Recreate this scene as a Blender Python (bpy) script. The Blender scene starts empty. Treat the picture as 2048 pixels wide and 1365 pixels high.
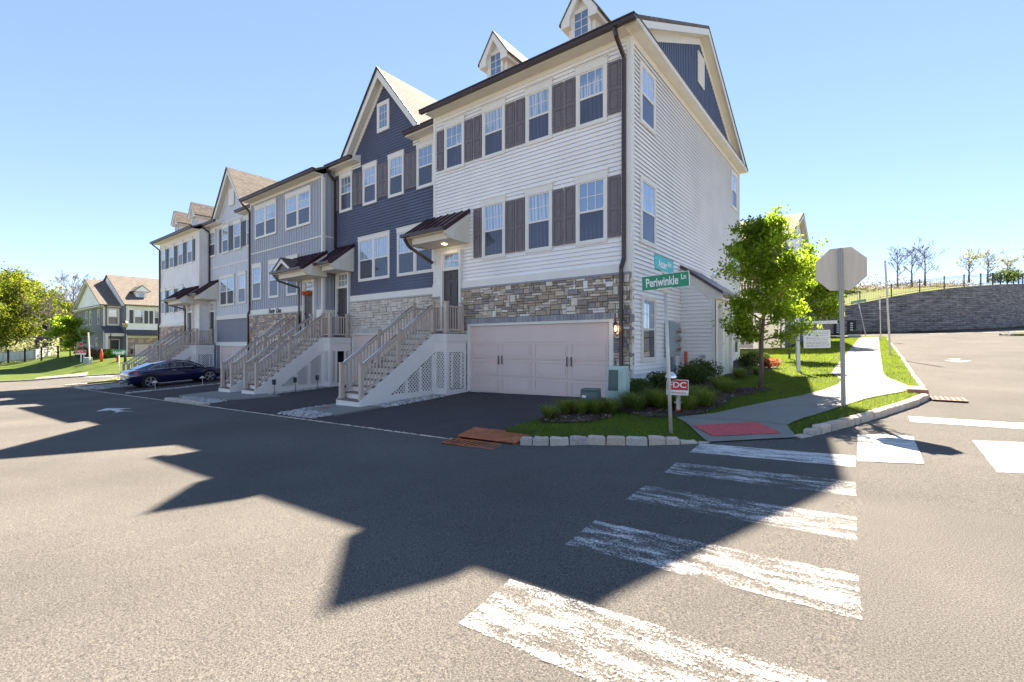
import bpy, bmesh, math, random
from mathutils import Vector, Matrix, Euler
from mathutils import noise as mnoise
R_ = math.radians
rnd = random.Random(7)
scn = bpy.context.scene
COL = scn.collection
# ------------------------------------------------------------------ camera, sky, sun, exposure
cam_d = bpy.data.cameras.new('camera'); cam = bpy.data.objects.new('camera', cam_d); COL.objects.link(cam)
cam.location = (0, 0, 1.55); cam.rotation_euler = (R_(90), 0, R_(37.76))
cam_d.lens = 16.365; cam_d.sensor_width = 36; cam_d.shift_y = 0.0027; cam_d.clip_end = 3000; cam_d.clip_start = .05
scn.camera = cam
SUN = Vector((-.34, .855, 1.0)).normalized()
world = bpy.data.worlds.new("World"); scn.world = world; world.use_nodes = True
wt = world.node_tree; bg = wt.nodes['Background']
sky = wt.nodes.new('ShaderNodeTexSky'); sky.sky_type = 'NISHITA'; sky.sun_disc = False
sky.sun_elevation = math.asin(SUN.z); sky.sun_rotation = math.atan2(SUN.x, SUN.y)
sky.air_density = .6; sky.dust_density = 0.0; sky.ozone_density = 4; sky.altitude = 100
gm = wt.nodes.new('ShaderNodeGamma'); gm.inputs[1].default_value = .6
hs_ = wt.nodes.new('ShaderNodeHueSaturation'); hs_.inputs['Saturation'].default_value = 1.24
wt.links.new(sky.outputs[0], gm.inputs[0]); wt.links.new(gm.outputs[0], hs_.inputs['Color'])
wb = wt.nodes.new('ShaderNodeMix'); wb.data_type = 'RGBA'; wb.blend_type = 'MULTIPLY'; wb.inputs[0].default_value = 1; wb.inputs[7].default_value = (1.12, .965, .93, 1)
wt.links.new(hs_.outputs[0], wb.inputs[6]); wt.links.new(wb.outputs[2], bg.inputs[0]); bg.inputs[1].default_value = .112
sl = bpy.data.lights.new('sun', 'SUN'); sl.energy = 5.0; sl.angle = R_(.55); sl.color = (1, .88, .72)
so = bpy.data.objects.new('sun', sl); COL.objects.link(so)
so.rotation_euler = (-SUN).to_track_quat('-Z', 'Y').to_euler(); so.location = (-20, 40, 60)
scn.view_settings.view_transform = 'Standard'; scn.view_settings.look = 'None'
scn.view_settings.exposure = 2.36; scn.view_settings.gamma = 1
scn.cycles.max_bounces = 6; scn.cycles.transparent_max_bounces = 6

# ------------------------------------------------------------------ materials
def nt(name):
    m = bpy.data.materials.new(name); m.use_nodes = True
    t = m.node_tree; b = t.nodes['Principled BSDF']
    return m, t, b
def ramp(t, stops, interp='LINEAR'):
    r = t.nodes.new('ShaderNodeValToRGB'); e = r.color_ramp.elements
    while len(e) < len(stops): e.new(.5)
    for i, (p, c) in enumerate(stops): e[i].position = p; e[i].color = (*c, 1)
    r.color_ramp.interpolation = interp
    return r
def noise(t, scale, detail=4, rough=.6, vec=None):
    n = t.nodes.new('ShaderNodeTexNoise'); n.inputs['Scale'].default_value = scale
    n.inputs['Detail'].default_value = detail; n.inputs['Roughness'].default_value = rough
    if vec: t.links.new(vec, n.inputs['Vector'])
    return n
def objco(t, scale=None):
    g = t.nodes.new('ShaderNodeNewGeometry'); o = g.outputs['Position']
    if scale:
        mp = t.nodes.new('ShaderNodeMapping'); mp.inputs['Scale'].default_value = scale
        t.links.new(o, mp.inputs[0]); o = mp.outputs[0]
    return o
def bump(t, b, src, dist, strength=1.0):
    bp = t.nodes.new('ShaderNodeBump'); bp.inputs['Distance'].default_value = dist; bp.inputs['Strength'].default_value = strength
    t.links.new(src, bp.inputs['Height']); t.links.new(bp.outputs[0], b.inputs['Normal'])
def mat(name, col, rough=.6, var=.08, vscale=3, bmp=0, bscale=60, metal=0, spec=None, stretch=None):
    m, t, b = nt(name)
    v = objco(t, stretch)
    n = noise(t, vscale, 5, .6, v)
    lo = tuple(max(0, c*(1-var)) for c in col); hi = tuple(min(1, c*(1+var)) for c in col)
    r = ramp(t, [(.3, lo), (.7, hi)]); t.links.new(n.outputs[0], r.inputs[0]); t.links.new(r.outputs[0], b.inputs['Base Color'])
    b.inputs['Roughness'].default_value = rough; b.inputs['Metallic'].default_value = metal
    if spec is not None: b.inputs['Specular IOR Level'].default_value = spec
    if bmp: 
        n2 = noise(t, bscale, 3, .6, v); bump(t, b, n2.outputs[0], bmp)
    return m
def island_mat(name, stops, rough=.85, bmp=.01, bscale=18, interp='LINEAR', grain=.25):
    m, t, b = nt(name)
    g = t.nodes.new('ShaderNodeNewGeometry')
    r = ramp(t, stops, interp); t.links.new(g.outputs['Random Per Island'], r.inputs[0])
    n = noise(t, bscale, 5, .65, g.outputs['Position'])
    mx = t.nodes.new('ShaderNodeMix'); mx.data_type = 'RGBA'; mx.blend_type = 'MULTIPLY'; mx.inputs[0].default_value = 1
    r2 = ramp(t, [(.3, (1-grain,)*3), (.7, (1+grain*.3,)*3)]); t.links.new(n.outputs[0], r2.inputs[0])
    t.links.new(r.outputs[0], mx.inputs[6]); t.links.new(r2.outputs[0], mx.inputs[7]); t.links.new(mx.outputs[2], b.inputs['Base Color'])
    b.inputs['Roughness'].default_value = rough
    if bmp: bump(t, b, n.outputs[0], bmp)
    return m
def leaf_mat(name, stops, trans=.5, rough=.6):
    m, t, b = nt(name)
    g = t.nodes.new('ShaderNodeNewGeometry')
    r = ramp(t, stops); t.links.new(g.outputs['Random Per Island'], r.inputs[0])
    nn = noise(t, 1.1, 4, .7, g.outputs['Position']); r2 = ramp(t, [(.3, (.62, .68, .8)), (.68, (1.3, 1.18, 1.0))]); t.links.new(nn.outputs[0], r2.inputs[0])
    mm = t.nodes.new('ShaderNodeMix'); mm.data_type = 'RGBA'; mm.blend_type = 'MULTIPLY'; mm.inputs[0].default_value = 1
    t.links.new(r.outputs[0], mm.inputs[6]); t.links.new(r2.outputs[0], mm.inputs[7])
    class _O: pass
    r = _O(); r.outputs = [mm.outputs[2]]
    t.links.new(r.outputs[0], b.inputs['Base Color']); b.inputs['Roughness'].default_value = rough
    b.inputs['Specular IOR Level'].default_value = .2
    tr = t.nodes.new('ShaderNodeBsdfTranslucent'); t.links.new(r.outputs[0], tr.inputs[0])
    hs = t.nodes.new('ShaderNodeHueSaturation'); hs.inputs['Value'].default_value = 2.0; hs.inputs['Saturation'].default_value = 1.05
    t.links.new(r.outputs[0], hs.inputs['Color']); t.links.new(hs.outputs[0], tr.inputs[0])
    mx = t.nodes.new('ShaderNodeMixShader'); mx.inputs[0].default_value = trans
    out = t.nodes['Material Output']
    t.links.new(b.outputs[0], mx.inputs[1]); t.links.new(tr.outputs[0], mx.inputs[2]); t.links.new(mx.outputs[0], out.inputs[0])
    return m
def asphalt_mat(name, base, tint):
    m, t, b = nt(name); v = objco(t)
    big = noise(t, .35, 5, .6, v); fine = noise(t, 88, 4, .95, v)
    vor = t.nodes.new('ShaderNodeTexVoronoi'); vor.inputs['Scale'].default_value = 85; t.links.new(v, vor.inputs['Vector'])
    r1 = ramp(t, [(.3, tuple(base*.82*c for c in tint)), (.7, tuple(base*1.15*c for c in tint))]); t.links.new(big.outputs[0], r1.inputs[0])
    r2 = ramp(t, [(.36, (.16, .16, .18)), (.47, (.85, .85, .85)), (.64, (2.4, 2.3, 2.1))]); t.links.new(fine.outputs[0], r2.inputs[0])
    mx = t.nodes.new('ShaderNodeMix'); mx.data_type = 'RGBA'; mx.blend_type = 'MULTIPLY'; mx.inputs[0].default_value = .85
    t.links.new(r1.outputs[0], mx.inputs[6]); t.links.new(r2.outputs[0], mx.inputs[7])
    # pale aggregate chips
    r3 = ramp(t, [(0, (1, 1, 1)), (.12, (1, 1, 1)), (.16, (0, 0, 0))]); t.links.new(vor.outputs['Distance'], r3.inputs[0])
    mx2 = t.nodes.new('ShaderNodeMix'); mx2.data_type = 'RGBA'
    sc = t.nodes.new('ShaderNodeMath'); sc.operation = 'MULTIPLY'; sc.inputs[1].default_value = .45
    t.links.new(r3.outputs[0], sc.inputs[0]); t.links.new(sc.outputs[0], mx2.inputs[0])
    t.links.new(mx.outputs[2], mx2.inputs[6]); mx2.inputs[7].default_value = (.32, .29, .25, 1)
    t.links.new(mx2.outputs[2], b.inputs['Base Color'])
    b.inputs['Roughness'].default_value = .95; b.inputs['Specular IOR Level'].default_value = .06
    bump(t, b, fine.outputs[0], .006, .9)
    return m
def paint_mat(name, wear):
    # white road paint, chipped and scuffed away down to the asphalt under it
    m, t, b = nt(name); v = objco(t); vs = objco(t, (1.6, 7, 1))
    fine = noise(t, 60, 6, .9, v); st = noise(t, 1.3, 4, .7, vs)
    ad = t.nodes.new('ShaderNodeMath'); ad.operation = 'MULTIPLY_ADD'; ad.inputs[1].default_value = .55
    t.links.new(st.outputs[0], ad.inputs[0]); t.links.new(fine.outputs[0], ad.inputs[2])
    sc = t.nodes.new('ShaderNodeMath'); sc.operation = 'MULTIPLY'; sc.inputs[1].default_value = .645; t.links.new(ad.outputs[0], sc.inputs[0])
    r = ramp(t, [(wear-.012, (0, 0, 0)), (wear+.02, (1, 1, 1))]); t.links.new(sc.outputs[0], r.inputs[0])
    b.inputs['Base Color'].default_value = (.60, .58, .55, 1); b.inputs['Roughness'].default_value = .8
    tr = t.nodes.new('ShaderNodeBsdfTransparent'); mx = t.nodes.new('ShaderNodeMixShader')
    t.links.new(r.outputs[0], mx.inputs[0]); t.links.new(tr.outputs[0], mx.inputs[1]); t.links.new(b.outputs[0], mx.inputs[2]); t.links.new(mx.outputs[0], t.nodes['Material Output'].inputs[0])
    return m
def glass_mat(name, back, refl, tint=(.75, .86, 1)):
    m, t, b = nt(name)
    b.inputs['Base Color'].default_value = (*back, 1); b.inputs['Roughness'].default_value = .6
    v = objco(t); n = noise(t, 1.4, 3, .5, v)
    r = ramp(t, [(.35, tuple(c*.65 for c in back)), (.65, tuple(min(1, c*1.35) for c in back))]); t.links.new(n.outputs[0], r.inputs[0]); t.links.new(r.outputs[0], b.inputs['Base Color'])
    gl = t.nodes.new('ShaderNodeBsdfGlossy'); gl.inputs['Roughness'].default_value = .015; gl.inputs[0].default_value = (*tint, 1)
    n2 = noise(t, .8, 2, .5, v); bp = t.nodes.new('ShaderNodeBump'); bp.inputs['Distance'].default_value = .004
    t.links.new(n2.outputs[0], bp.inputs['Height']); t.links.new(bp.outputs[0], gl.inputs['Normal'])
    fr = t.nodes.new('ShaderNodeFresnel'); fr.inputs['IOR'].default_value = 1.5
    ad = t.nodes.new('ShaderNodeMath'); ad.operation = 'ADD'; ad.use_clamp = True; ad.inputs[1].default_value = refl
    t.links.new(fr.outputs[0], ad.inputs[0])
    mx = t.nodes.new('ShaderNodeMixShader'); t.links.new(ad.outputs[0], mx.inputs[0])
    t.links.new(b.outputs[0], mx.inputs[1]); t.links.new(gl.outputs[0], mx.inputs[2]); t.links.new(mx.outputs[0], t.nodes['Material Output'].inputs[0])
    return m
def emit_mat(name, col, s):
    m, t, b = nt(name); b.inputs['Base Color'].default_value = (*col, 1)
    b.inputs['Emission Color'].default_value = (*col, 1); b.inputs['Emission Strength'].default_value = s
    return m
def shingle_mat(name, c):
    m, t, b = nt(name); v = objco(t); tc = t.nodes.new('ShaderNodeTexCoord')
    br = t.nodes.new('ShaderNodeTexBrick'); br.inputs['Scale'].default_value = 1; br.inputs['Brick Width'].default_value = .24; br.inputs['Row Height'].default_value = .14
    br.inputs['Mortar Size'].default_value = .008; br.inputs['Bias'].default_value = 0
    br.inputs['Color1'].default_value = (*[x*.72 for x in c], 1); br.inputs['Color2'].default_value = (*[x*1.2 for x in c], 1); br.inputs['Mortar'].default_value = (*[x*.45 for x in c], 1)
    t.links.new(tc.outputs['UV'], br.inputs['Vector'])
    n = noise(t, 14, 5, .7, v); r2 = ramp(t, [(.3, (.75,)*3), (.7, (1.15,)*3)]); t.links.new(n.outputs[0], r2.inputs[0])
    mx = t.nodes.new('ShaderNodeMix'); mx.data_type = 'RGBA'; mx.blend_type = 'MULTIPLY'; mx.inputs[0].default_value = 1
    t.links.new(br.outputs[0], mx.inputs[6]); t.links.new(r2.outputs[0], mx.inputs[7]); t.links.new(mx.outputs[2], b.inputs['Base Color'])
    b.inputs['Roughness'].default_value = .95; bump(t, b, br.outputs['Fac'], -.01)
    return m
def wallblock_mat(name):
    m, t, b = nt(name); tc = t.nodes.new('ShaderNodeTexCoord')
    br = t.nodes.new('ShaderNodeTexBrick'); br.inputs['Scale'].default_value = 1; br.inputs['Brick Width'].default_value = .85; br.inputs['Row Height'].default_value = .2
    br.inputs['Mortar Size'].default_value = .02; br.inputs['Mortar Smooth'].default_value = .6
    br.inputs['Color1'].default_value = (.20, .178, .172, 1); br.inputs['Color2'].default_value = (.30, .265, .25, 1); br.inputs['Mortar'].default_value = (.05, .048, .05, 1)
    mp = t.nodes.new('ShaderNodeMapping'); mp.inputs['Scale'].default_value = (.6, 3.2, 1); t.links.new(tc.outputs['UV'], mp.inputs[0])
    t.links.new(tc.outputs['UV'], br.inputs['Vector'])
    n = noise(t, 1.5, 6, .75, mp.outputs[0]); r2 = ramp(t, [(.36, (.35,)*3), (.62, (1.5,)*3)]); t.links.new(n.outputs[0], r2.inputs[0])
    mx = t.nodes.new('ShaderNodeMix'); mx.data_type = 'RGBA'; mx.blend_type = 'MULTIPLY'; mx.inputs[0].default_value = 1
    t.links.new(br.outputs[0], mx.inputs[6]); t.links.new(r2.outputs[0], mx.inputs[7]); t.links.new(mx.outputs[2], b.inputs['Base Color'])
    b.inputs['Roughness'].default_value = .95; bump(t, b, n.outputs[0], .12)
    return m
def grass_mat(name, a, c):
    m, t, b = nt(name); v = objco(t)
    n = noise(t, .9, 6, .7, v); n2 = noise(t, 40, 3, .8, v)
    ad = t.nodes.new('ShaderNodeMath'); ad.operation = 'MULTIPLY_ADD'; ad.inputs[1].default_value = .6; t.links.new(n2.outputs[0], ad.inputs[0]); 
    s = t.nodes.new('ShaderNodeMath'); s.operation = 'MULTIPLY'; s.inputs[1].default_value = .45; t.links.new(n.outputs[0], s.inputs[0]); t.links.new(s.outputs[0], ad.inputs[2])
    r = ramp(t, [(.38, a), (.62, c)]); t.links.new(ad.outputs[0], r.inputs[0]); t.links.new(r.outputs[0], b.inputs['Base Color'])
    b.inputs['Roughness'].default_value = .9; b.inputs['Specular IOR Level'].default_value = .1; bump(t, b, n2.outputs[0], .03)
    return m
M = {}
M['white'] = mat('white_siding', (.89, .85, .81), .5, .07, .8)
M['cream'] = mat('cream_trim', (.78, .73, .65), .55, .03, 2)
M['soffit'] = mat('cream_soffit', (.74, .67, .55), .6, .03, 2)
M['blue'] = mat('slate_blue_siding', (.105, .115, .17), .55, .13, .8)
M['navy'] = mat('navy_board', (.10, .12, .19), .55, .06, 1.5)
M['gray'] = mat('blue_gray_board', (.37, .375, .42), .55, .04, 1.5)
M['gray_dark'] = mat('gray_siding', (.22, .21, .24), .55, .05, 1.5)
M['lgray'] = mat('light_gray_board', (.62, .62, .65), .55, .03, 1.5)
M['sage'] = mat('sage_siding', (.20, .198, .178), .6, .05, 1.5)
M['charcoal'] = mat('charcoal_siding', (.10, .10, .115), .6, .06, 1.5)
M['shutter'] = mat('shutter_brown_gray', (.15, .12, .125), .5, .08, 3)
M['shutter_dark'] = mat('shutter_navy_gray', (.06, .065, .085), .5, .08, 3)
M['brown'] = mat('dark_bronze_metal', (.065, .042, .040), .35, .1, 4, metal=.2)
M['metalroof'] = mat('burgundy_standing_seam', (.055, .022, .03), .32, .15, 2, metal=.3)
M['door'] = mat('dark_door_paint', (.055, .042, .047), .45, .08, 4)
M['blackdoor'] = mat('black_door_paint', (.012, .012, .016), .4, .1, 4)
M['creamdoor'] = mat('cream_door_paint', (.70, .66, .52), .5, .03, 4)
M['garage'] = mat('pinkish_garage_door', (.74, .57, .49), .55, .03, 2, bmp=.001, bscale=200)
M['rail'] = mat('taupe_vinyl_rail', (.56, .44, .35), .5, .05, 3)
M['skirt'] = mat('pale_stair_skirt', (.84, .77, .70), .55, .03, 2)
M['tread'] = mat('brown_composite_tread', (.19, .135, .115), .7, .15, 6)
M['alu'] = mat('aluminium_handrail', (.62, .62, .64), .3, .05, 4, metal=.9)
M['steel'] = mat('galvanised_steel', (.60, .56, .48), .5, .12, 12, metal=.25)
M['signback'] = mat('bare_sign_back', (.66, .55, .42), .5, .08, 2.5, metal=.1, stretch=(6, 6, .6))
M['green'] = mat('sign_green', (.005, .24, .115), .4, .05, 3)
M['teal'] = mat('sign_sunlit_teal', (.04, .42, .46), .4, .05, 3)  # sun shining through a green blade, put into its colour
M['signwhite'] = mat('sign_white', (.85, .83, .78), .45, .03, 3)
M['red'] = mat('signal_red', (.62, .02, .02), .45, .08, 3)
M['redhyd'] = mat('hydrant_red', (.55, .015, .01), .4, .1, 6)
M['orange'] = mat('orange_plastic', (.75, .09, .02), .5, .06, 4)
M['black'] = mat('black_metal', (.012, .012, .013), .45, .2, 5)
M['rubber'] = mat('rubber', (.012, .012, .012), .8, .1, 9)
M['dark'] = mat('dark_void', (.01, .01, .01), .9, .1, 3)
M['carpaint'] = mat('deep_blue_car_paint', (.003, .005, .05), .12, .05, 1, spec=.7)
M['carpaint'].node_tree.nodes['Principled BSDF'].inputs['Coat Weight'].default_value = 1
M['chrome'] = mat('chrome', (.75, .75, .77), .15, .03, 4, metal=1)
M['carglass'] = glass_mat('car_glass', (.01, .012, .015), .12)
M['tail'] = mat('tail_lamp_red', (.55, .01, .02), .2, .1, 9)
M['greenbox'] = mat('dark_green_cabinet', (.10, .125, .11), .6, .15, 7)
M['mintbox'] = mat('pale_green_cabinet', (.44, .56, .48), .5, .06, 5)
M['meter'] = mat('gray_meter_enclosure', (.30, .34, .37), .5, .06, 5)
M['conc'] = mat('pale_concrete', (.215, .20, .178), .85, .10, 1.2, bmp=.003, bscale=90)
M['conc2'] = mat('foundation_concrete', (.36, .36, .37), .9, .1, 2, bmp=.003)
M['tactile'] = mat('red_tactile_plate', (.50, .075, .085), .6, .15, 9)
M['rust'] = mat('rusted_iron', (.38, .11, .035), .85, .35, 7, bmp=.003, bscale=60)
M['rustpale'] = mat('pale_rusted_iron', (.33, .16, .11), .85, .25, 7, bmp=.003)
M['asphalt'] = asphalt_mat('road_asphalt', .100, (1.04, .99, .93))
M['asphalt2'] = asphalt_mat('driveway_asphalt', .070, (1.10, .97, .99))
M['paintworn'] = paint_mat('worn_white_paint', .525)
M['paintmid'] = paint_mat('scuffed_white_paint', .468)
M['paint'] = paint_mat('fresh_white_paint', .41)
M['stonewarm'] = island_mat('tan_gray_ashlar', [(0, (.34, .27, .22)), (.16, (.46, .35, .24)), (.34, (.60, .49, .36)), (.48, (.32, .28, .27)), (.62, (.76, .66, .54)), (.78, (.52, .42, .31)), (.9, (.86, .80, .72))], interp='CONSTANT')
M['stonecream'] = island_mat('cream_ashlar', [(0, (.66, .56, .45)), (.4, (.80, .70, .58)), (.8, (.58, .49, .40)), (1, (.74, .66, .56))])
M['stonebrown'] = island_mat('brown_ashlar', [(0, (.46, .31, .22)), (.25, (.60, .46, .34)), (.5, (.38, .31, .29)), (.75, (.66, .52, .40)), (.9, (.48, .40, .37))], interp='CONSTANT')
M['mortar'] = mat('mortar', (.30, .27, .25), .95, .1, 8)
M['soldier'] = island_mat('gray_brick_course', [(0, (.27, .26, .28)), (1, (.40, .38, .38))])
M['soldiercream'] = island_mat('cream_brick_course', [(0, (.52, .48, .43)), (1, (.64, .60, .55))])
M['curb'] = island_mat('belgian_block', [(0, (.56, .44, .31)), (.35, (.62, .53, .43)), (.7, (.46, .39, .34)), (1, (.64, .50, .35))], bscale=22, bmp=.02)
M['rocks'] = island_mat('river_rock', [(0, (.55, .52, .48)), (.3, (.30, .27, .25)), (.6, (.62, .60, .56)), (.8, (.38, .28, .20)), (1, (.48, .46, .46))], bscale=30)
M['mulch'] = island_mat('bark_mulch', [(0, (.08, .045, .03)), (.6, (.15, .085, .06)), (1, (.32, .22, .15))])
M['soil'] = mat('mulch_bed', (.06, .038, .028), .95, .4, 25, bmp=.03, bscale=50)
M['shingle'] = shingle_mat('tan_shingles', (.17, .142, .115))
M['shingledark'] = shingle_mat('charcoal_shingles', (.10, .10, .115))
M['wallblock'] = wallblock_mat('retaining_block')
M['lawn'] = grass_mat('lawn_soil', (.05, .075, .014), (.10, .14, .024))
M['field'] = grass_mat('meadow', (.075, .09, .022), (.15, .17, .04))
M['pane_up'] = glass_mat('upper_pane', (.24, .28, .33), .2)
def curtain(m, c0, c1):
    t = m.node_tree; b = t.nodes['Principled BSDF']; w = t.nodes.new('ShaderNodeTexWave'); w.bands_direction = 'DIAGONAL'; w.inputs['Scale'].default_value = 5; w.inputs['Distortion'].default_value = 2.5
    v = objco(t, (1, 1, .04)); t.links.new(v, w.inputs['Vector']); n = noise(t, .55, 2, .5, objco(t)); k = t.nodes.new('ShaderNodeMath'); k.operation = 'MULTIPLY'; t.links.new(w.outputs[1], k.inputs[0])
    r0 = ramp(t, [(.42, (0, 0, 0)), (.5, (1, 1, 1))]); t.links.new(n.outputs[0], r0.inputs[0]); t.links.new(r0.outputs[0], k.inputs[1])
    r = ramp(t, [(0, c0), (1, c1)]); t.links.new(k.outputs[0], r.inputs[0]); t.links.new(r.outputs[0], b.inputs['Base Color'])
curtain(M['pane_up'], (.16, .21, .28), (.52, .54, .54))
M['pane_low'] = glass_mat('screened_lower_pane', (.05, .058, .085), .05, (.5, .55, .65))
curtain(M['pane_low'], (.04, .042, .062), (.075, .075, .10))
M['pane_plain'] = glass_mat('plain_pane', (.06, .08, .12), .22)
M['bark'] = mat('bark', (.13, .09, .065), .9, .35, 9, bmp=.01, bscale=40, stretch=(1, 1, .3))
M['barkgray'] = mat('gray_bark', (.16, .13, .12), .9, .35, 5)
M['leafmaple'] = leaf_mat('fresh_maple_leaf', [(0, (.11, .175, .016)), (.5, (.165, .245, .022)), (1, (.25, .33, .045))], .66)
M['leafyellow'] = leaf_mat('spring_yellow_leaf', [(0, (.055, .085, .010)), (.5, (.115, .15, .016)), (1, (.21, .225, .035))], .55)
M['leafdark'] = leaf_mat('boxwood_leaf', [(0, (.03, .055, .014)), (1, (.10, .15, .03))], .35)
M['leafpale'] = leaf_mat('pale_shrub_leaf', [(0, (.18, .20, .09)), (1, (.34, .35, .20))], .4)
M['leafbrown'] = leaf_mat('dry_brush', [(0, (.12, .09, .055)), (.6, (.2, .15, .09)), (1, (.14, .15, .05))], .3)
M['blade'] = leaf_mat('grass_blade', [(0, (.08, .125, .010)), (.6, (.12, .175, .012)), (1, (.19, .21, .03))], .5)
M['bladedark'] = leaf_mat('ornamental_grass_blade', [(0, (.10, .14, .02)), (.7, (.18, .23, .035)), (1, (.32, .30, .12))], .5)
M['flower'] = leaf_mat('orange_flower', [(0, (.6, .12, .03)), (.6, (.75, .28, .12)), (1, (.15, .2, .03))], .3)
M['blossom'] = leaf_mat('reddish_shrub', [(0, (.25, .07, .03)), (1, (.40, .2, .1))], .4)
M['lamp'] = emit_mat('warm_bulb', (1, .62, .25), 6)
M['lensglow'] = emit_mat('recessed_light', (1, .8, .5), 5)
M['lampglass'] = glass_mat('lantern_glass', (.3, .22, .12), .1)
M['vinyl'] = mat('white_vinyl', (.74, .72, .68), .5, .03, 3)
M['ac'] = mat('ac_metal', (.45, .47, .47), .5, .08, 6)
M['gravelprint'] = mat('printed_gray', (.35, .36, .34), .6, .2, 20)

# ------------------------------------------------------------------ mesh helpers
ORG = {}
class MB:
    def __init__(s): s.v = []; s.f = []; s.m = []; s.uv = {}
    def q(s, *pts, m=0):
        n = len(s.v); s.v += [tuple(p) for p in pts]; s.f.append(tuple(range(n, n+len(pts)))); s.m.append(m); return s
    def hexa(s, c, m=0):   # 8 corners: bottom 4 ccw, top 4 ccw
        n = len(s.v); s.v += [tuple(p) for p in c]
        for f in ((3, 2, 1, 0), (4, 5, 6, 7), (0, 1, 5, 4), (1, 2, 6, 5), (2, 3, 7, 6), (3, 0, 4, 7)):
            s.f.append(tuple(n+i for i in f)); s.m.append(m)
        return s
    def box(s, x0, x1, y0, y1, z0, z1, m=0):
        return s.hexa([(x0, y0, z0), (x1, y0, z0), (x1, y1, z0), (x0, y1, z0), (x0, y0, z1), (x1, y0, z1), (x1, y1, z1), (x0, y1, z1)], m)
    def pbox(s, P, u0, u1, d0, d1, z0, z1, m=0):
        return s.hexa([P(u0, d0, z0), P(u1, d0, z0), P(u1, d1, z0), P(u0, d1, z0), P(u0, d0, z1), P(u1, d0, z1), P(u1, d1, z1), P(u0, d1, z1)], m)
    def prism(s, a, b, m=0):   # two matching rings
        n = len(s.v); k = len(a); s.v += [tuple(p) for p in a]+[tuple(p) for p in b]
        s.f.append(tuple(range(n+k-1, n-1, -1))); s.m.append(m); s.f.append(tuple(range(n+k, n+2*k))); s.m.append(m)
        for i in range(k):
            j = (i+1) % k; s.f.append((n+i, n+j, n+k+j, n+k+i)); s.m.append(m)
        return s
    def bar(s, p0, p1, w, h, m=0, up=(0, 0, 1)):   # rectangular bar between points
        p0 = Vector(p0); p1 = Vector(p1); d = (p1-p0).normalized(); sd = d.cross(Vector(up))
        if sd.length < 1e-4: sd = d.cross(Vector((0, 1, 0)))
        sd.normalize(); u = sd.cross(d); a = sd*w/2; b = u*h/2
        return s.prism([p0-a-b, p0+a-b, p0+a+b, p0-a+b], [p1-a-b, p1+a-b, p1+a+b, p1-a+b], m)
    def tube(s, pts, rs, n=8, m=0, cap=True):
        pts = [Vector(p) for p in pts]
        if not hasattr(rs, '__len__'): rs = [rs]*len(pts)
        base = len(s.v); prev = None
        for i, p in enumerate(pts):
            d = (pts[min(i+1, len(pts)-1)]-pts[max(i-1, 0)]).normalized()
            if prev is None:
                a = d.cross(Vector((0, 0, 1)))
                if a.length < .05: a = d.cross(Vector((1, 0, 0)))
            else: a = prev-d*prev.dot(d)
            a.normalize(); prev = a; b = d.cross(a)
            for k in range(n):
                t = 2*math.pi*k/n; s.v.append(tuple(p+(a*math.cos(t)+b*math.sin(t))*rs[i]))
        for i in range(len(pts)-1):
            for k in range(n):
                a0 = base+i*n+k; a1 = base+i*n+(k+1) % n
                s.f.append((a0, a1, a1+n, a0+n)); s.m.append(m)
        if cap:
            s.f.append(tuple(base+k for k in range(n))[::-1]); s.m.append(m)
            s.f.append(tuple(base+(len(pts)-1)*n+k for k in range(n))); s.m.append(m)
        return s
    def lathe(s, c, prof, n=16, m=0):
        base = len(s.v)
        for r, z in prof:
            for k in range(n):
                t = 2*math.pi*k/n; s.v.append((c[0]+r*math.cos(t), c[1]+r*math.sin(t), c[2]+z))
        for i in range(len(prof)-1):
            for k in range(n):
                a0 = base+i*n+k; a1 = base+i*n+(k+1) % n
                s.f.append((a0, a1, a1+n, a0+n)); s.m.append(m)
        s.f.append(tuple(base+k for k in range(n))[::-1]); s.m.append(m)
        s.f.append(tuple(base+(len(prof)-1)*n+k for k in range(n))); s.m.append(m)
        return s
    def build(s, name, mats, parent=None, smooth=False, bevel=0, fixn=False):
        if not isinstance(mats, (list, tuple)): mats = [mats]
        o_ = ORG.get(parent.name, (0, 0, 0)) if parent else (0, 0, 0)
        me = bpy.data.meshes.new(name)
        me.from_pydata([(x-o_[0], y-o_[1], z-o_[2]) for x, y, z in s.v], [], s.f)
        for m in mats: me.materials.append(m)
        if len(mats) > 1: me.polygons.foreach_set('material_index', s.m)
        if fixn:
            bm = bmesh.new(); bm.from_mesh(me); bmesh.ops.recalc_face_normals(bm, faces=bm.faces); bm.to_mesh(me); bm.free()
        if smooth: me.polygons.foreach_set('use_smooth', [True]*len(me.polygons))
        me.update()
        ob = bpy.data.objects.new(name, me); COL.objects.link(ob)
        if parent: ob.parent = parent
        ORG[ob.name] = o_
        if bevel:
            b = ob.modifiers.new('bevel', 'BEVEL'); b.width = bevel; b.segments = 1; b.limit_method = 'ANGLE'
        return ob
def tag(o, label=None, cat=None, group=None, kind=None):
    if label: o['label'] = label
    if cat: o['category'] = cat
    if group: o['group'] = group
    if kind: o['kind'] = kind
    return o
def thing(name, loc, label, cat, group=None, rz=0, world=True):
    """world=True: parts are given in world coordinates; False: in the thing's own frame."""
    o = bpy.data.objects.new(name, None); COL.objects.link(o); o.location = loc; o.rotation_euler = (0, 0, rz)
    o.empty_display_size = .2
    ORG[o.name] = tuple(loc) if world else (0, 0, 0)
    return tag(o, label, cat, group)
def setuv_planar(ob, fn):
    me = ob.data; uv = me.uv_layers.new(name='UVMap')
    for l in me.loops: uv.data[l.index].uv = fn(me.vertices[l.vertex_index].co)
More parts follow.
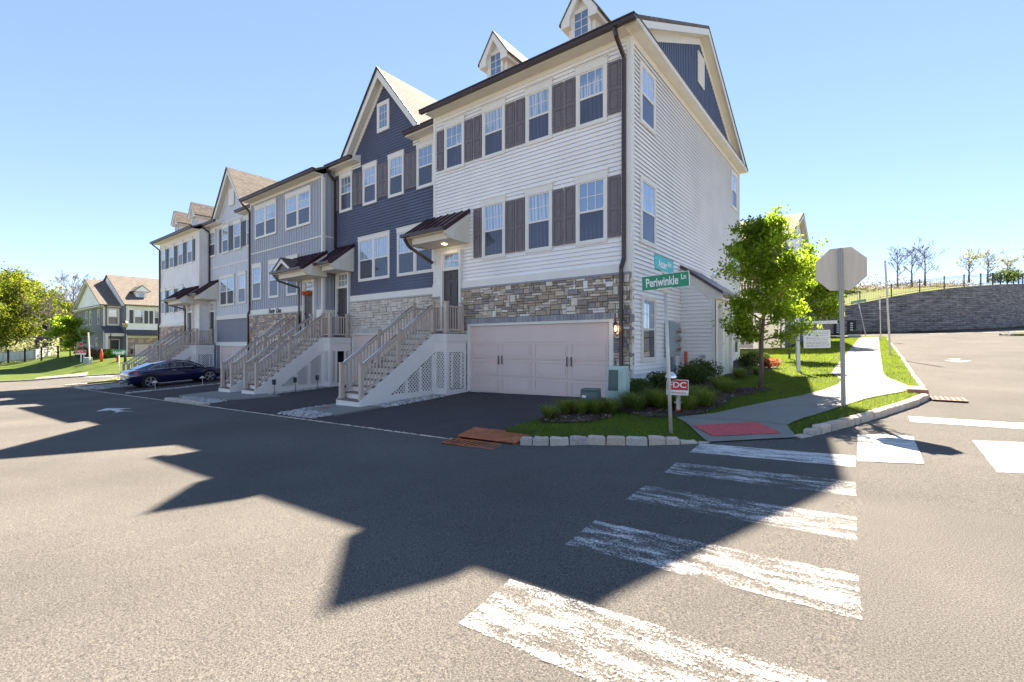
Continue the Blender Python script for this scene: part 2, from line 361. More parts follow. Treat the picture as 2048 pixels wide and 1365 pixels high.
def uv_faces(ob):   # every face unrolled on its own plane: u level, v up the slope (metres)
    me = ob.data; uv = me.uv_layers.new(name='UVMap')
    for p in me.polygons:
        n = p.normal; u = Vector((-n.y, n.x, 0))
        if u.length < 1e-3: u = Vector((1, 0, 0))
        u.normalize(); v = n.cross(u)
        for li in p.loop_indices:
            c = me.vertices[me.loops[li].vertex_index].co; uv.data[li].uv = (c.dot(u), c.dot(v))
def text_mesh(name, s, size, m, parent, loc, rot, extrude=.002, sx=1.0, align='CENTER', shear=0, bold=0):
    cu = bpy.data.curves.new(name, 'FONT'); cu.body = s; cu.size = size; cu.extrude = extrude; cu.align_x = align; cu.align_y = 'CENTER'
    cu.shear = shear; cu.offset = bold
    tmp = bpy.data.objects.new(name+'_t', cu); COL.objects.link(tmp)
    dg = bpy.context.evaluated_depsgraph_get(); me = bpy.data.meshes.new_from_object(tmp.evaluated_get(dg))
    bpy.data.objects.remove(tmp)
    Mx = Matrix.Translation(loc) @ Euler(rot).to_matrix().to_4x4() @ Matrix.Diagonal((sx, 1, 1, 1))
    me.transform(Mx); me.materials.clear(); me.materials.append(m)
    ob = bpy.data.objects.new(name, me); COL.objects.link(ob)
    if parent:
        o_ = ORG.get(parent.name, (0, 0, 0)); me.transform(Matrix.Translation((-o_[0], -o_[1], -o_[2]))); ob.parent = parent; ORG[ob.name] = o_
    return ob

# ------------------------------------------------------------------ terrain
def sm(t): t = max(0, min(1, t)); return t*t*(3-2*t)
def T(x, y):
    z = .029*max(min(x, 0), -60)+.048*min(max(y-6, 0), 90)
    if x < -56: z += 1.25*sm((-57-x)/11)*sm((y-7.5)/6)
    return z
def seg_d(p, a, b):
    ax, ay = a; bx, by = b; px, py = p; dx, dy = bx-ax, by-ay
    t = max(0, min(1, ((px-ax)*dx+(py-ay)*dy)/(dx*dx+dy*dy))); return math.hypot(px-ax-t*dx, py-ay-t*dy)
RAMP = ((-2.0, 7.55), (-.92, 8.38))
def isl(x, y):   # island surfaces ramp down to the crosswalk
    return .125*sm((seg_d((x, y), *RAMP)-.05)/1.0)
def sheet(name, poly, off, m, step=2.0, thick=0, parent=None):
    bm = bmesh.new(); vs = [bm.verts.new((x, y, 0)) for x, y in poly]; bm.faces.new(vs)
    bmesh.ops.triangulate(bm, faces=bm.faces[:])
    xs = [p[0] for p in poly]; ys = [p[1] for p in poly]
    cx_ = {0.0, -60.0, -57.0, -62.5, -68.0}; cy_ = {6.0, 8.0, 10.0, 12.0, 96.0}
    if step:
        k = math.ceil(min(xs)/step)
        while k*step < max(xs): cx_.add(k*step); k += 1
        k = math.ceil(min(ys)/step)
        while k*step < max(ys): cy_.add(k*step); k += 1
    for c in cx_:
        if min(xs) < c < max(xs): bmesh.ops.bisect_plane(bm, geom=bm.verts[:]+bm.edges[:]+bm.faces[:], plane_co=(c, 0, 0), plane_no=(1, 0, 0))
    for c in cy_:
        if min(ys) < c < max(ys): bmesh.ops.bisect_plane(bm, geom=bm.verts[:]+bm.edges[:]+bm.faces[:], plane_co=(0, c, 0), plane_no=(0, 1, 0))
    for v in bm.verts: v.co.z = T(v.co.x, v.co.y)+(off(v.co.x, v.co.y) if callable(off) else off)
    if thick:
        bmesh.ops.recalc_face_normals(bm, faces=bm.faces)
        r = bmesh.ops.extrude_face_region(bm, geom=bm.faces[:])
        for v in [g for g in r['geom'] if isinstance(g, bmesh.types.BMVert)]: v.co.z -= thick
    bmesh.ops.recalc_face_normals(bm, faces=bm.faces)
    me = bpy.data.meshes.new(name); bm.to_mesh(me); bm.free()
    if not thick and me.polygons and me.polygons[0].normal.z < 0: me.flip_normals()
    me.materials.append(m); ob = bpy.data.objects.new(name, me); COL.objects.link(ob)
    if parent: ob.parent = parent; ORG[ob.name] = (0, 0, 0)
    return ob
def inpoly(x, y, poly):
    c = False; n = len(poly)
    for i in range(n):
        x0, y0 = poly[i]; x1, y1 = poly[i-1]
        if (y0 > y) != (y1 > y) and x < (x1-x0)*(y-y0)/(y1-y0)+x0: c = not c
    return c
def S(o): return tag(o, kind='structure')

S(sheet('ground', [(-420, -120), (300, -120), (300, 500), (-420, 500)], -.08, M['field'], 12))
WB = [(-30, 58), (-12, 59.2), (-2.4, 60.5), (2, 61.5), (6.5, 64.5), (10.5, 70), (14, 79), (18, 92), (24, 112)]   # retaining wall foot
WTOP = [4.2, 4.9, 5.4, 6.55, 7.25, 7.8, 8.55, 9.6, 11]
S(sheet('road', [(-57.2, -60), (70, -60), (70, 112), (26, 112), (16.5, 92), (12.6, 80), (9.2, 71.2), (5.8, 66), (1.8, 63), (-2.4, 62-3.2), (-40, 55), (-40, 14), (-50, 14), (-57.2, 14)], 0, M['asphalt'], 4))
# driveways: a strip of darker asphalt between street edge and buildings
S(sheet('driveway', [(-41.5, 6.0), (-5.3, 6.0), (-5.3, 11.6), (-5.4, 12.2), (-41.5, 12.2)], .006, M['asphalt2'], 2))
# lawn island at the corner, right of the driveway
curbline = [(-4.63, 6.22), (-4.04, 6.46), (-3.66, 6.72), (-2.91, 7.0), (-2.46, 7.28), (-2.0, 7.6)]
curb2line = [(-.92, 8.42), (-.67, 8.93), (-.3, 9.78), (.11, 10.85), (.6, 12.31), (.86, 13.25)]
curb3line = [(.93, 14.5), (.92, 17.6), (.93, 22), (.93, 27.6), (.88, 36), (.8, 46)]
LAWN = [(-5.28, 6.62), (-4.62, 6.7), (-4.55, 6.3)]+curbline[1:]+curb2line+[(.92, 13.9)]+curb3line+[(-1, 49), (-6, 52), (-40, 52), (-40, 24), (-5.2, 24), (-5.2, 11.3), (-5.25, 8.7)]
S(sheet('lawn', LAWN, isl, M['lawn'], .45, thick=.25))
WALK = [(-2.0, 7.55), (-2.89, 8.7), (-2.37, 9.35), (-1.97, 10.46), (-1.62, 11.35), (-1.26, 12.1), (-.93, 13.2), (-.69, 14.4), (-.67, 15.4), (-.8, 16.3), (-1.0, 17.3), (-.98, 24.6), (-.8, 46.5), (.38, 46.5),
        (.28, 26), (.25, 17.5), (.33, 16.2), (.53, 15.3), (.66, 14.6), (.66, 13.9), (.52, 13.35), (.2, 12.7), (-.12, 11.95), (-.5, 10.75), (-.85, 9.6), (-1.13, 8.95), (-.92, 8.4)]
S(sheet('sidewalk', WALK, lambda x, y: isl(x, y)+.02, M['conc'], .35))
jm = MB()
for (a, b) in [((-2.89, 8.7), (-1.13, 8.95)), ((-1.97, 10.46), (-.5, 10.75)), ((-1.26, 12.1), (-.1, 11.95)), ((-.69, 14.4), (.66, 14.1)), ((-.95, 17.2), (.26, 17.2)), ((-1, 18.8), (.26, 18.8)), ((-1, 20.6), (.26, 20.6)), ((-1, 22.8), (.27, 22.8)), ((-1, 25.5), (.28, 25.5)), ((-.95, 29), (.3, 29)), ((-.9, 34), (.33, 34))]:
    n = 6; d = Vector((b[0]-a[0], b[1]-a[1], 0)).normalized(); s_ = Vector((-d.y, d.x, 0))*.006
    for i in range(n):
        p0 = Vector((a[0]+(b[0]-a[0])*i/n, a[1]+(b[1]-a[1])*i/n, 0)); p1 = Vector((a[0]+(b[0]-a[0])*(i+1)/n, a[1]+(b[1]-a[1])*(i+1)/n, 0))
        for p in (p0, p1): p.z = T(p.x, p.y)+isl(p.x, p.y)+.024
        jm.q(p0-s_, p1-s_, p1+s_, p0+s_)
S(jm.build('sidewalk_joints', M['dark']))
# tactile plate
tp = [(-2.43, 8.16), (-2.02, 7.86), (-1.14, 8.5), (-1.56, 8.83)]
t_ = thing('tactile_plate', (-1.8, 8.3, T(-1.8, 8.3)), 'red truncated dome warning plate set in the sidewalk ramp', 'tactile paving')
me_ = MB(); 
def tpz(x, y): return T(x, y)+isl(x, y)+.03
me_.q(*[(x, y, tpz(x, y)) for x, y in tp])
dm = MB(); ax = Vector((tp[1][0]-tp[0][0], tp[1][1]-tp[0][1])); ay = Vector((tp[3][0]-tp[0][0], tp[3][1]-tp[0][1]))
for i in range(7):
    for j in range(16):
        u = (i+.5)/7; w = (j+.5)/16; x = tp[0][0]+ax.x*u+ay.x*w; y = tp[0][1]+ax.y*u+ay.y*w
        dm.lathe((x, y, tpz(x, y)), [(.013, -.002), (.011, .006), (.006, .007)], 6)
_n = len(dm.v); dm.q(*me_.v); dm.build('plate', M['tactile'], t_)
# mulch beds
def bed(poly, name='mulch_bed'):
    return S(sheet(name, poly, lambda x, y: isl(x, y)+.02, M['soil'], .5))
BED1 = [(-5.22, 7.6), (-4.95, 7.35), (-4.5, 7.5), (-4.1, 7.75), (-4.0, 8.2), (-4.15, 8.7), (-5.2, 8.95)]
BED2 = [(-4.9, 11.3), (-5.0, 9.9), (-4.2, 9.0), (-3.4, 8.55), (-2.9, 8.75), (-2.55, 9.3), (-2.45, 10.3), (-2.5, 11.4), (-2.1, 12.6), (-1.95, 13.1), (-2.15, 13.4), (-2.6, 13.3), (-3.1, 12.6), (-3.5, 14.6), (-4.9, 15.2)]
BED3 = [(-3.8, 16.0), (-3.1, 16.4), (-2.7, 18.5), (-3.0, 22.5), (-4.9, 23.5), (-4.9, 17.5), (-3.8, 17.4)]
bed(BED1); bed(BED2, 'mulch_bed'); bed(BED3, 'mulch_bed')
tag(MB().build('x_', M['soil']), kind='stuff') if False else None
mc = MB()
for poly, n in ((BED1, 700), (BED2, 2600), (BED3, 500)):
    xs = [p[0] for p in poly]; ys = [p[1] for p in poly]; k = 0
    while k < n:
        x = rnd.uniform(min(xs), max(xs)); y = rnd.uniform(min(ys), max(ys))
        if not inpoly(x, y, poly): k += .3; continue
        k += 1; a = rnd.uniform(0, 6.28); L = rnd.uniform(.015, .05); w = rnd.uniform(.005, .015); z = T(x, y)+isl(x, y)+.022+rnd.uniform(0, .02)
        d = Vector((math.cos(a), math.sin(a), rnd.uniform(-.5, .5)))*L; s_ = Vector((-math.sin(a), math.cos(a), rnd.uniform(-.5, .5)))*w; p = Vector((x, y, z))
        mc.q(p-d-s_, p+d-s_, p+d+s_, p-d+s_)
tag(mc.build('mulch_chips', M['mulch']), 'dark brown shredded bark mulch scattered in the planting beds', 'mulch', kind='stuff')

# ------------------------------------------------------------------ kerbs of granite blocks
def stone_block(mb, c, ang, L, W, H, j=.013):
    ca, sa = math.cos(ang), math.sin(ang); n0 = len(mb.v)
    def r_(v): return v+rnd.uniform(-j, j)
    bv = .022; hl, hw = L/2, W/2
    rings = [(1, 1, -.12), (1, 1, H-bv), (1-bv*1.6/hl, 1-bv*1.6/hw, H)]
    for fx, fy, z in rings:
        for sx, sy in ((-1, -1), (0, -1.02), (1, -1), (1, 1), (0, 1.02), (-1, 1)):
            lx = r_(sx*hl*fx*(1 if sx else 1)); ly = r_(sy*hw*fy)
            if abs(sx) == 1: lx = sx*min(abs(lx), hl-.004)
            mb.v.append((c[0]+lx*ca-ly*sa, c[1]+lx*sa+ly*ca, c[2]+z+(rnd.uniform(-j, j)*.5 if z > 0 else 0)))
    for i in range(2):
        for k in range(6):
            a0 = n0+i*6+k; a1 = n0+i*6+(k+1) % 6; mb.f.append((a0, a1, a1+6, a0+6)); mb.m.append(0)
    mb.f.append(tuple(n0+12+k for k in range(6))); mb.m.append(0)
def kerb(line, L, W, hfun, inset=0):
    # walk the polyline laying blocks
    segs = []; mb = MB(); pts = [Vector((x, y, 0)) for x, y in line]
    tot = sum((pts[i+1]-pts[i]).length for i in range(len(pts)-1)); s_ = 0
    def at(s):
        for i in range(len(pts)-1):
            l = (pts[i+1]-pts[i]).length
            if s <= l or i == len(pts)-2: return pts[i].lerp(pts[i+1], min(1, s/l)), (pts[i+1]-pts[i]).normalized()
            s -= l
    while s_ < tot:
        l = L*rnd.uniform(.75, 1.3)
        p, d = at(min(tot, s_+l/2)); h = hfun(p.x, p.y)
        nrm = Vector((-d.y, d.x, 0)); p = p+nrm*inset
        stone_block(mb, (p.x, p.y, T(p.x, p.y)), math.atan2(d.y, d.x), l-.002, W, max(h, .012)); s_ += l
    return mb
S(kerb(curbline, .27, .13, lambda x, y: .12*sm((seg_d((x, y), *RAMP)-.0)/.8)+.01).build('kerb', M['curb'], smooth=False))
S(kerb(curb2line, .24, .14, lambda x, y: .12*sm((seg_d((x, y), *RAMP)-.0)/.6)+.015).build('kerb', M['curb']))
S(kerb(curb3line, .3, .13, lambda x, y: .13).build('kerb', M['curb']))
S(kerb([(-5.85, 5.98), (-13, 5.95), (-24, 5.93), (-41, 5.97)], .26, .075, lambda x, y: .014).build('driveway_edging', M['curb']))
S(kerb([(-17.4, 6.0), (-21.4, 6.05)], .27, .2, lambda x, y: .10).build('kerb', M['curb']))
S(kerb([(-34.2, 6.0), (-37.5, 6.05)], .27, .2, lambda x, y: .10).build('kerb', M['curb']))
S(kerb([(-40.9, 6.0), (-41.2, 7.0), (-43, 8.4), (-48, 11)], .4, .14, lambda x, y: .1).build('kerb', M['curb']))
S(kerb([(-58.2, -30), (-58, -6), (-57.8, 4.5), (-57.3, 8.5), (-56.5, 11.2), (-52.5, 14.5)], .6, .16, lambda x, y: .13).build('kerb', M['conc']))
S(kerb([(-40, 56.2), (-2.4, 60), (1.8, 62-.6), (5.6, 65), (9.2, 70.2), (12.8, 79), (17, 92)], .8, .18, lambda x, y: .13).build('kerb', M['conc']))
S(kerb([(8.3, 50.6), (7.9, 51.8), (8.3, 53.4), (12, 56)], .5, .2, lambda x, y: .14).build('kerb', M['conc']))
S(sheet('lawn_island', [(8.4, 50.7), (8.1, 51.8), (8.4, 53.3), (12, 55.9), (22, 58), (22, 50)], .13, M['lawn'], 2))
# patches around the far left corner
S(sheet('lawn_strip', [(-41.3, 7.0), (-43, 8.4), (-48, 11), (-52, 16), (-42.2, 30), (-42.2, 11.6), (-41.6, 8.4)], .10, M['lawn'], 2, thick=.2))
S(sheet('sidewalk_strip', [(-41.2, 8.6), (-43.4, 9.4), (-49.5, 13.2), (-49.2, 14.2), (-43.0, 10.6), (-41.2, 9.9)], .115, M['conc'], 1))
S(sheet('far_lawn', [(-58.2, -30), (-57.9, 4.5), (-57.4, 8.5), (-56.6, 11.2), (-52.6, 14.5), (-56, 40), (-140, 40), (-140, -30)], .12, M['lawn'], 2))
S(sheet('far_walk', [(-57.6, 6.5), (-57.0, 9.8), (-60.5, 10.6), (-61.2, 7.2)], .135, M['conc'], 1))
# concrete pads at the stair feet
PADS = [[(-12.75, 6.75), (-12.75, 7.9), (-10.65, 7.9), (-10.75, 6.6)], [(-22.6, 6.75), (-22.6, 8.3), (-17.2, 8.3), (-18.2, 6.85)], [(-38, 6.8), (-38, 8.3), (-33.2, 8.3), (-33.4, 6.8)]]
for p in PADS: S(sheet('concrete_pad', p, .05, M['conc'], 1, thick=.12))
tag(sheet('drain_cover', [(-12.25, 7.0), (-12.0, 7.0), (-12.0, 7.2), (-12.25, 7.2)], .058, M['rust'], 0, thick=.01), 'small rusty square cover set in the concrete pad by the nearest stairs', 'cover')

# ------------------------------------------------------------------ road paint
def ragged(poly, j=.006, st=.035):
    out = []; r = random.Random(int(poly[0][0]*100+poly[0][1]*37))
    for i in range(len(poly)):
        a, b = Vector((*poly[i], 0)), Vector((*poly[(i+1) % len(poly)], 0)); L = (b-a).length; n = min(90, max(1, int(L/st)))
        for k in range(n):
            p = a.lerp(b, k/n); out.append((p.x+r.uniform(-j, j), p.y+r.uniform(-j, j)))
    return out
def paint(name, poly, m, z=.005):
    if poly[0][1] < 20 and name != 'road_arrow': poly = ragged(poly)
    return S(sheet(name, poly, z, m, 1))
bars = [([(-2.10, 7.45), (-.18, 7.6), (-.16, 7.05), (-2.09, 6.89)], 'paintmid'), ([(-2.09, 6.29), (-.15, 6.41), (-.13, 5.88), (-2.06, 5.75)], 'paintworn'),
        ([(-2.04, 5.09), (-.11, 5.18), (-.1, 4.55), (-2.01, 4.51)], 'paintworn'), ([(-1.99, 3.8), (-.08, 3.89), (-.04, 3.26), (-1.94, 3.2)], 'paintworn'),
        ([(-1.95, 2.5), (-.04, 2.6), (0, 1.98), (-1.87, 1.92)], 'paintworn'), ([(-1.9, 1.2), (0, 1.3), (0, .7), (-1.85, .62)], 'paintworn'), ([(-1.9, -.1), (0, 0), (0, -.6), (-1.85, -.68)], 'paintworn')]
for p, m_ in bars: paint('crosswalk_bar', p, M[m_])
paint('crosswalk_bar', [(-.18, 8.99), (.48, 9.22), (.5, 7.58), (-.155, 7.32)], M['paintmid'], .009)
paint('crosswalk_bar', [(1.13, 9.32), (1.76, 9.55), (1.8, 7.9), (1.13, 7.62)], M['paintmid'])
paint('crosswalk_bar', [(2.43, 9.7), (3.06, 9.85), (3.1, 8.3), (2.43, 8.1)], M['paintmid'])
paint('stop_line', [(.51, 11.0), (6, 11.55), (6, 11.0), (.51, 10.47)], M['paint'])
def arrow(x, y, ang, s=1.0):
    pts = [(-.06, -1.2), (.06, -1.2), (.06, .1), (.3, .1), (0, 1.0), (-.3, .1), (-.06, .1)]
    pts = [(-.22, -.9), (-.08, -.5), (-.08, .1), (-.4, .1), (0, .95), (.4, .1), (.08, .1), (.08, -.5), (.22, -.9), (0, -.6)]
    ca, sa = math.cos(ang), math.sin(ang)
    paint('road_arrow', [(x+(a*ca-b*sa)*s, y+(a*sa+b*ca)*s) for a, b in pts], M['paint'])
arrow(2.6, 24.9, math.pi, .95); arrow(-18.9, 3.95, R_(90), 1.15)
for i in range(6): paint('lane_dash', [(4.2+i*1.9, 57.6+i*1.1), (5.4+i*1.9, 58.3+i*1.1), (5.3+i*1.9, 58.5+i*1.1), (4.1+i*1.9, 57.8+i*1.1)], M['paint'])
paint('crosswalk_bar', [(-56.5, 9.5), (-53, 10.5), (-53, 11.2), (-56.5, 10.2)], M['paint'])

# storm drains
def drain(name, label, x, y, ang, w, d, m, hood=True):
    t = thing(name, (x, y, T(x, y)), label, 'storm drain', rz=ang, world=False); g = MB()
    n = 12 if w > 1 else 6
    g.box(-w/2, w/2, -d/2, -d/2+.05, 0, .014); g.box(-w/2, w/2, d/2-.05, d/2, 0, .014)
    for i in range(n+1):
        u = -w/2+w*i/n; g.box(u-.022, u+.022, -d/2+.05, d/2-.05, 0, .012)
    g.box(-w/2, w/2, -.02, .02, 0, .0125) if False else None
    g.build('grate', m, t)
    MB().box(-w/2+.01, w/2-.01, -d/2+.01, d/2-.01, -.02, .003).build('pit', M['dark'], t)
    if hood:
        h = MB(); y0 = d/2+.02
        h.hexa([(-w/2, y0, .035), (w/2, y0, .035), (w/2+.05, y0+.62, .085), (-w/2-.05, y0+.62, .085), (-w/2, y0, .06), (w/2, y0, .06), (w/2+.05, y0+.62, .11), (-w/2-.05, y0+.62, .11)])
        for sx in (-1, 1): h.box(min(sx*w/2, sx*(w/2-.06)), max(sx*w/2, sx*(w/2-.06)), y0+.01, y0+.3, -.02, .036)
        MB().box(-w/2+.06, w/2-.06, y0+.12, y0+.2, -.02, .035).build('throat', M['dark'], t)
        h.build('hood', m, t, bevel=.008)
    return t
drain('storm_drain', 'rusty orange kerb inlet with hood and grate beside the driveway', -5.28, 5.86, R_(7), 1.22, .42, M['rust'])
drain('storm_drain', 'pale rusted street grate by the far end of the curved kerb', 1.27, 13.72, R_(-1), .52, 1.15, M['rustpale'], False)
t_ = thing('kerb_inlet', (.84, 13.85, T(.84, 13.85)), 'weathered pinkish kerb inlet box between grass and street grate', 'storm drain')
MB().box(.6, .95, 13.35, 14.4, T(.8, 13.8)+.05, T(.8, 14.4)+.16).build('head', M['rustpale'], t_, bevel=.01)

# ------------------------------------------------------------------ building pieces
def PY(Y): return lambda u, d, z: (u, Y-d, z)      # front planes (facing -y)
def PX(X): return lambda u, d, z: (X+d, u, z)      # side planes (facing +x)
def laps(mb, P, uf, z0, z1, lap=.118, pr=.036):
    z = z0
    while z < z1-.01:
        zt = min(z+lap, z1); a0, a1 = uf(z); b0, b1 = uf(zt)
        if a1-a0 > .02 or b1-b0 > .02:
            mb.q(P(a0, pr, z), P(a1, pr, z), P(b1, .004, zt), P(b0, .004, zt))
            mb.q(P(a0, pr-.005, z+.0008), P(a1, pr-.005, z+.0008), P(a1, pr, z), P(a0, pr, z))
        z = zt
def battens(mb, P, u0, u1, z0, zf, step=.235, w=.04, pr=.022):
    n = max(1, round((u1-u0)/step)); step = (u1-u0)/n
    for i in range(n):
        u = u0+(i+.5)*step; zt = zf(u) if callable(zf) else zf
        if zt-z0 > .05: mb.pbox(P, u-w/2, u+w/2, .003, pr, z0, zt)
    if not callable(zf): mb.q(P(u0, .003, z0), P(u1, .003, z0), P(u1, .003, zf), P(u0, .003, zf))
def ashlar(mb, P, u0, u1, z0, z1, holes=(), cell=.085, d=.1, seed=1):
    r = random.Random(seed); nu = int((u1-u0)/cell); nz = int((z1-z0)/cell); cu = (u1-u0)/nu; cz = (z1-z0)/nz
    occ = [[False]*nu for _ in range(nz)]
    for j in range(nz):
        for i in range(nu):
            a, b = u0+(i+.5)*cu, z0+(j+.5)*cz
            if any(h[0] < a < h[1] and h[2] < b < h[3] for h in holes): occ[j][i] = True
    for j in range(nz):
        for i in range(nu):
            if occ[j][i]: continue
            hh = r.choice([1, 1, 1, 2, 2, 3 if r.random() < .35 else 1]); ww = r.choice([1, 2, 3, 3, 4, 5]) if hh < 3 else r.choice([2, 3])
            w = 0
            while w < ww and i+w < nu and not occ[j][i+w]: w += 1
            h = 1
            while h < hh and j+h < nz and all(not occ[j+h][i+k] for k in range(w)): h += 1
            for b in range(h):
                for k in range(w): occ[j+b][i+k] = True
            a0 = u0+i*cu+.006; a1 = u0+(i+w)*cu-.006; b0 = z0+j*cz+.006; b1 = z0+(j+h)*cz-.006
            dd = d+r.uniform(-.022, .02); e = .012; n = len(mb.v); jj = lambda: r.uniform(-.004, .004)
            for (p, q) in ((a0, b0), (a1, b0), (a1, b1), (a0, b1)): mb.v.append(P(p, .02, q))
            for (p, q) in ((a0, b0), (a1, b0), (a1, b1), (a0, b1)): mb.v.append(P(p+jj(), dd-.015, q+jj()))
            for (p, q) in ((a0+e, b0+e), (a1-e, b0+e), (a1-e, b1-e), (a0+e, b1-e)): mb.v.append(P(p, dd+jj(), q))
            for l in (0, 4):
                for k in range(4): mb.f.append((n+l+k, n+l+(k+1) % 4, n+l+4+(k+1) % 4, n+l+4+k)); mb.m.append(0)
            mb.f.append((n+8, n+9, n+10, n+11)); mb.m.append(0)
def window(par, P_, u0, u1, z0, z1, head=.0, units=1, cols=3, rows=2, lower=True, trim=.085, name='window', upm='pane_up', lowm='pane_low', single=False, trimm='cream'):
    """double hung window; u0..z1 are the outer trim, head = flat header board height"""
    P = lambda u, d, z: P_(u, d+.012, z)
    f = MB(); zt = z1-head
    if head: f.pbox(P, u0-.012, u1+.012, .004, .062, zt, z1-.03); f.pbox(P, u0-.03, u1+.03, .004, .08, z1-.03, z1)
    f.pbox(P, u0, u0+trim, .004, .052, z0, zt); f.pbox(P, u1-trim, u1, .004, .052, z0, zt)
    f.pbox(P, u0+trim, u1-trim, .004, .052, z0, z0+trim); 
    if not head: f.pbox(P, u0+trim, u1-trim, .004, .052, z1-trim, z1); zt = z1-trim
    iw0, iw1 = u0+trim, u1-trim; zb = z0+trim; mul = .12
    n = units; w = (iw1-iw0-mul*(n-1))/n
    for k in range(1, n): f.pbox(P, iw0+k*w+(k-1)*mul, iw0+k*w+k*mul, .004, .05, zb, zt)
    wo = f.build(name, M[trimm], par)
    s = MB(); up = MB(); lo = MB(); sw = .035
    for k in range(n):
        a = iw0+k*(w+mul); b = a+w; zm = (zb+zt)/2
        if single: zm = zb
        s.pbox(P, a, a+sw, .005, .04, zb, zt); s.pbox(P, b-sw, b, .005, .04, zb, zt)
        s.pbox(P, a+sw, b-sw, .005, .04, zt-sw, zt); s.pbox(P, a+sw, b-sw, .005, .036, zb, zb+sw)
        if not single: s.pbox(P, a+sw, b-sw, .005, .046, zm-.03, zm+.025)
        mw = .009
        for c in range(1, cols):
            u = a+sw+(b-a-2*sw)*c/cols; s.pbox(P, u-mw, u+mw, .027, .034, zm+.025 if not single else zb+sw, zt-sw)
        z_lo = zm+.025 if not single else zb+sw
        for r in range(1, rows):
            z = z_lo+(zt-sw-z_lo)*r/rows; s.pbox(P, a+sw, b-sw, .0272, .0338, z-mw, z+mw)
        up.q(P(a+sw, .028, z_lo), P(b-sw, .028, z_lo), P(b-sw, .028, zt-sw), P(a+sw, .028, zt-sw))
        if not single:
            lo.q(P(a+sw, .027, zb+sw), P(b-sw, .027, zb+sw), P(b-sw, .027, zm-.03), P(a+sw, .027, zm-.03))
    s.build('sash', M['cream'], wo); up.build('pane' if single else 'upper_pane', M[upm], wo)
    if not single: lo.build('lower_pane', M[lowm], wo)
    return wo
def shutter(par, P_, u0, u1, z0, z1, m='shutter'):
    P = lambda u, d, z: P_(u, d+.014, z)
    s = MB(); st = .055; d = .05
    s.pbox(P, u0, u0+st, .026, d, z0, z1); s.pbox(P, u1-st, u1, .026, d, z0, z1)
    zm = z0+(z1-z0)*.47
    for a, b in ((z0, z0+.09), (zm-.045, zm+.045), (z1-.07, z1)): s.pbox(P, u0+st, u1-st, .026, d, a, b)
    s.pbox(P, u0+st, u1-st, .026, .036, z0+.09, zm-.045); s.pbox(P, u0+st, u1-st, .026, .036, zm+.045, z1-.07)
    for a, b in ((z0+.09, zm-.045), (zm+.045, z1-.07)): s.pbox(P, u0+st+.03, u1-st-.03, .036, .044, a+.03, b-.03)
    return s.build('shutter', M[m], par)
def door(par, P, u0, u1, z0, z1, m='door', transom=0, cream=True, handle=True, name='door', sixpanel=True, trimu=.09):
    t = MB(); top = z1+(transom if transom else 0)
    t.pbox(P, u0-trimu, u0, .0, .14, z0, top+.12); t.pbox(P, u1, u1+trimu, 0, .14, z0, top+.12); t.pbox(P, u0, u1, 0, .13, top+.02, top+.12)
    if transom: t.pbox(P, u0, u1, 0, .12, z1, z1+.07)
    d = t.build(name, M['cream'], par)
    l = MB(); l.pbox(P, u0, u1, .0, .05, z0, z1); w = u1-u0
    pan = [(0, .12, .40), (0, .46, .80), (0, .85, .95)] if sixpanel else [(0, .1, .45), (0, .55, .92)]
    lf = l.build('leaf', M[m], d)
    p = MB()
    for c in (0, 1):
        a = u0+w*(.13+c*.42); b = a+w*.32
        for _, q0, q1 in pan:
            za = z0+(z1-z0)*q0; zb = z0+(z1-z0)*q1
            p.pbox(P, a, b, .05, .056, za, zb); p.pbox(P, a+.03, b-.03, .056, .066, za+.03, zb-.03)
    p.build('panel_moulding', M[m], d)
    if handle:
        h = MB(); c = P(u0+.08, .09, z0+1.0); h.tube([P(u0+.08, .05, z0+1.0), P(u0+.08, .1, z0+1.0)], .016, 8); h.tube([P(u0+.08, .1, z0+1.0), P(u0+.08, .13, z0+1.0)], .028, 8); h.build('handle', M['black'], d)
    if transom:
        g = MB(); g.q(P(u0+.04, .06, z1+.1), P(u1-.04, .06, z1+.1), P(u1-.04, .06, top-.01), P(u0+.04, .06, top-.01)); g.build('transom_pane', M['pane_up'], d)
        s = MB()
        for k in (1, 2): u = u0+.04+(w-.08)*k/3; s.pbox(P, u-.01, u+.01, .058, .07, z1+.1, top-.01)
        zz = (z1+.1+top-.01)/2; s.pbox(P, u0+.04, u1-.04, .0585, .0695, zz-.01, zz+.01)
        s.pbox(P, u0, u0+.04, .05, .08, z1+.07, top+.02); s.pbox(P, u1-.04, u1, .05, .08, z1+.07, top+.02); s.pbox(P, u0+.04, u1-.04, .05, .08, top-.01, top+.02); s.pbox(P, u0+.04, u1-.04, .05, .08, z1+.07, z1+.1)
        s.build('transom_frame', M['cream'], d)
    return d
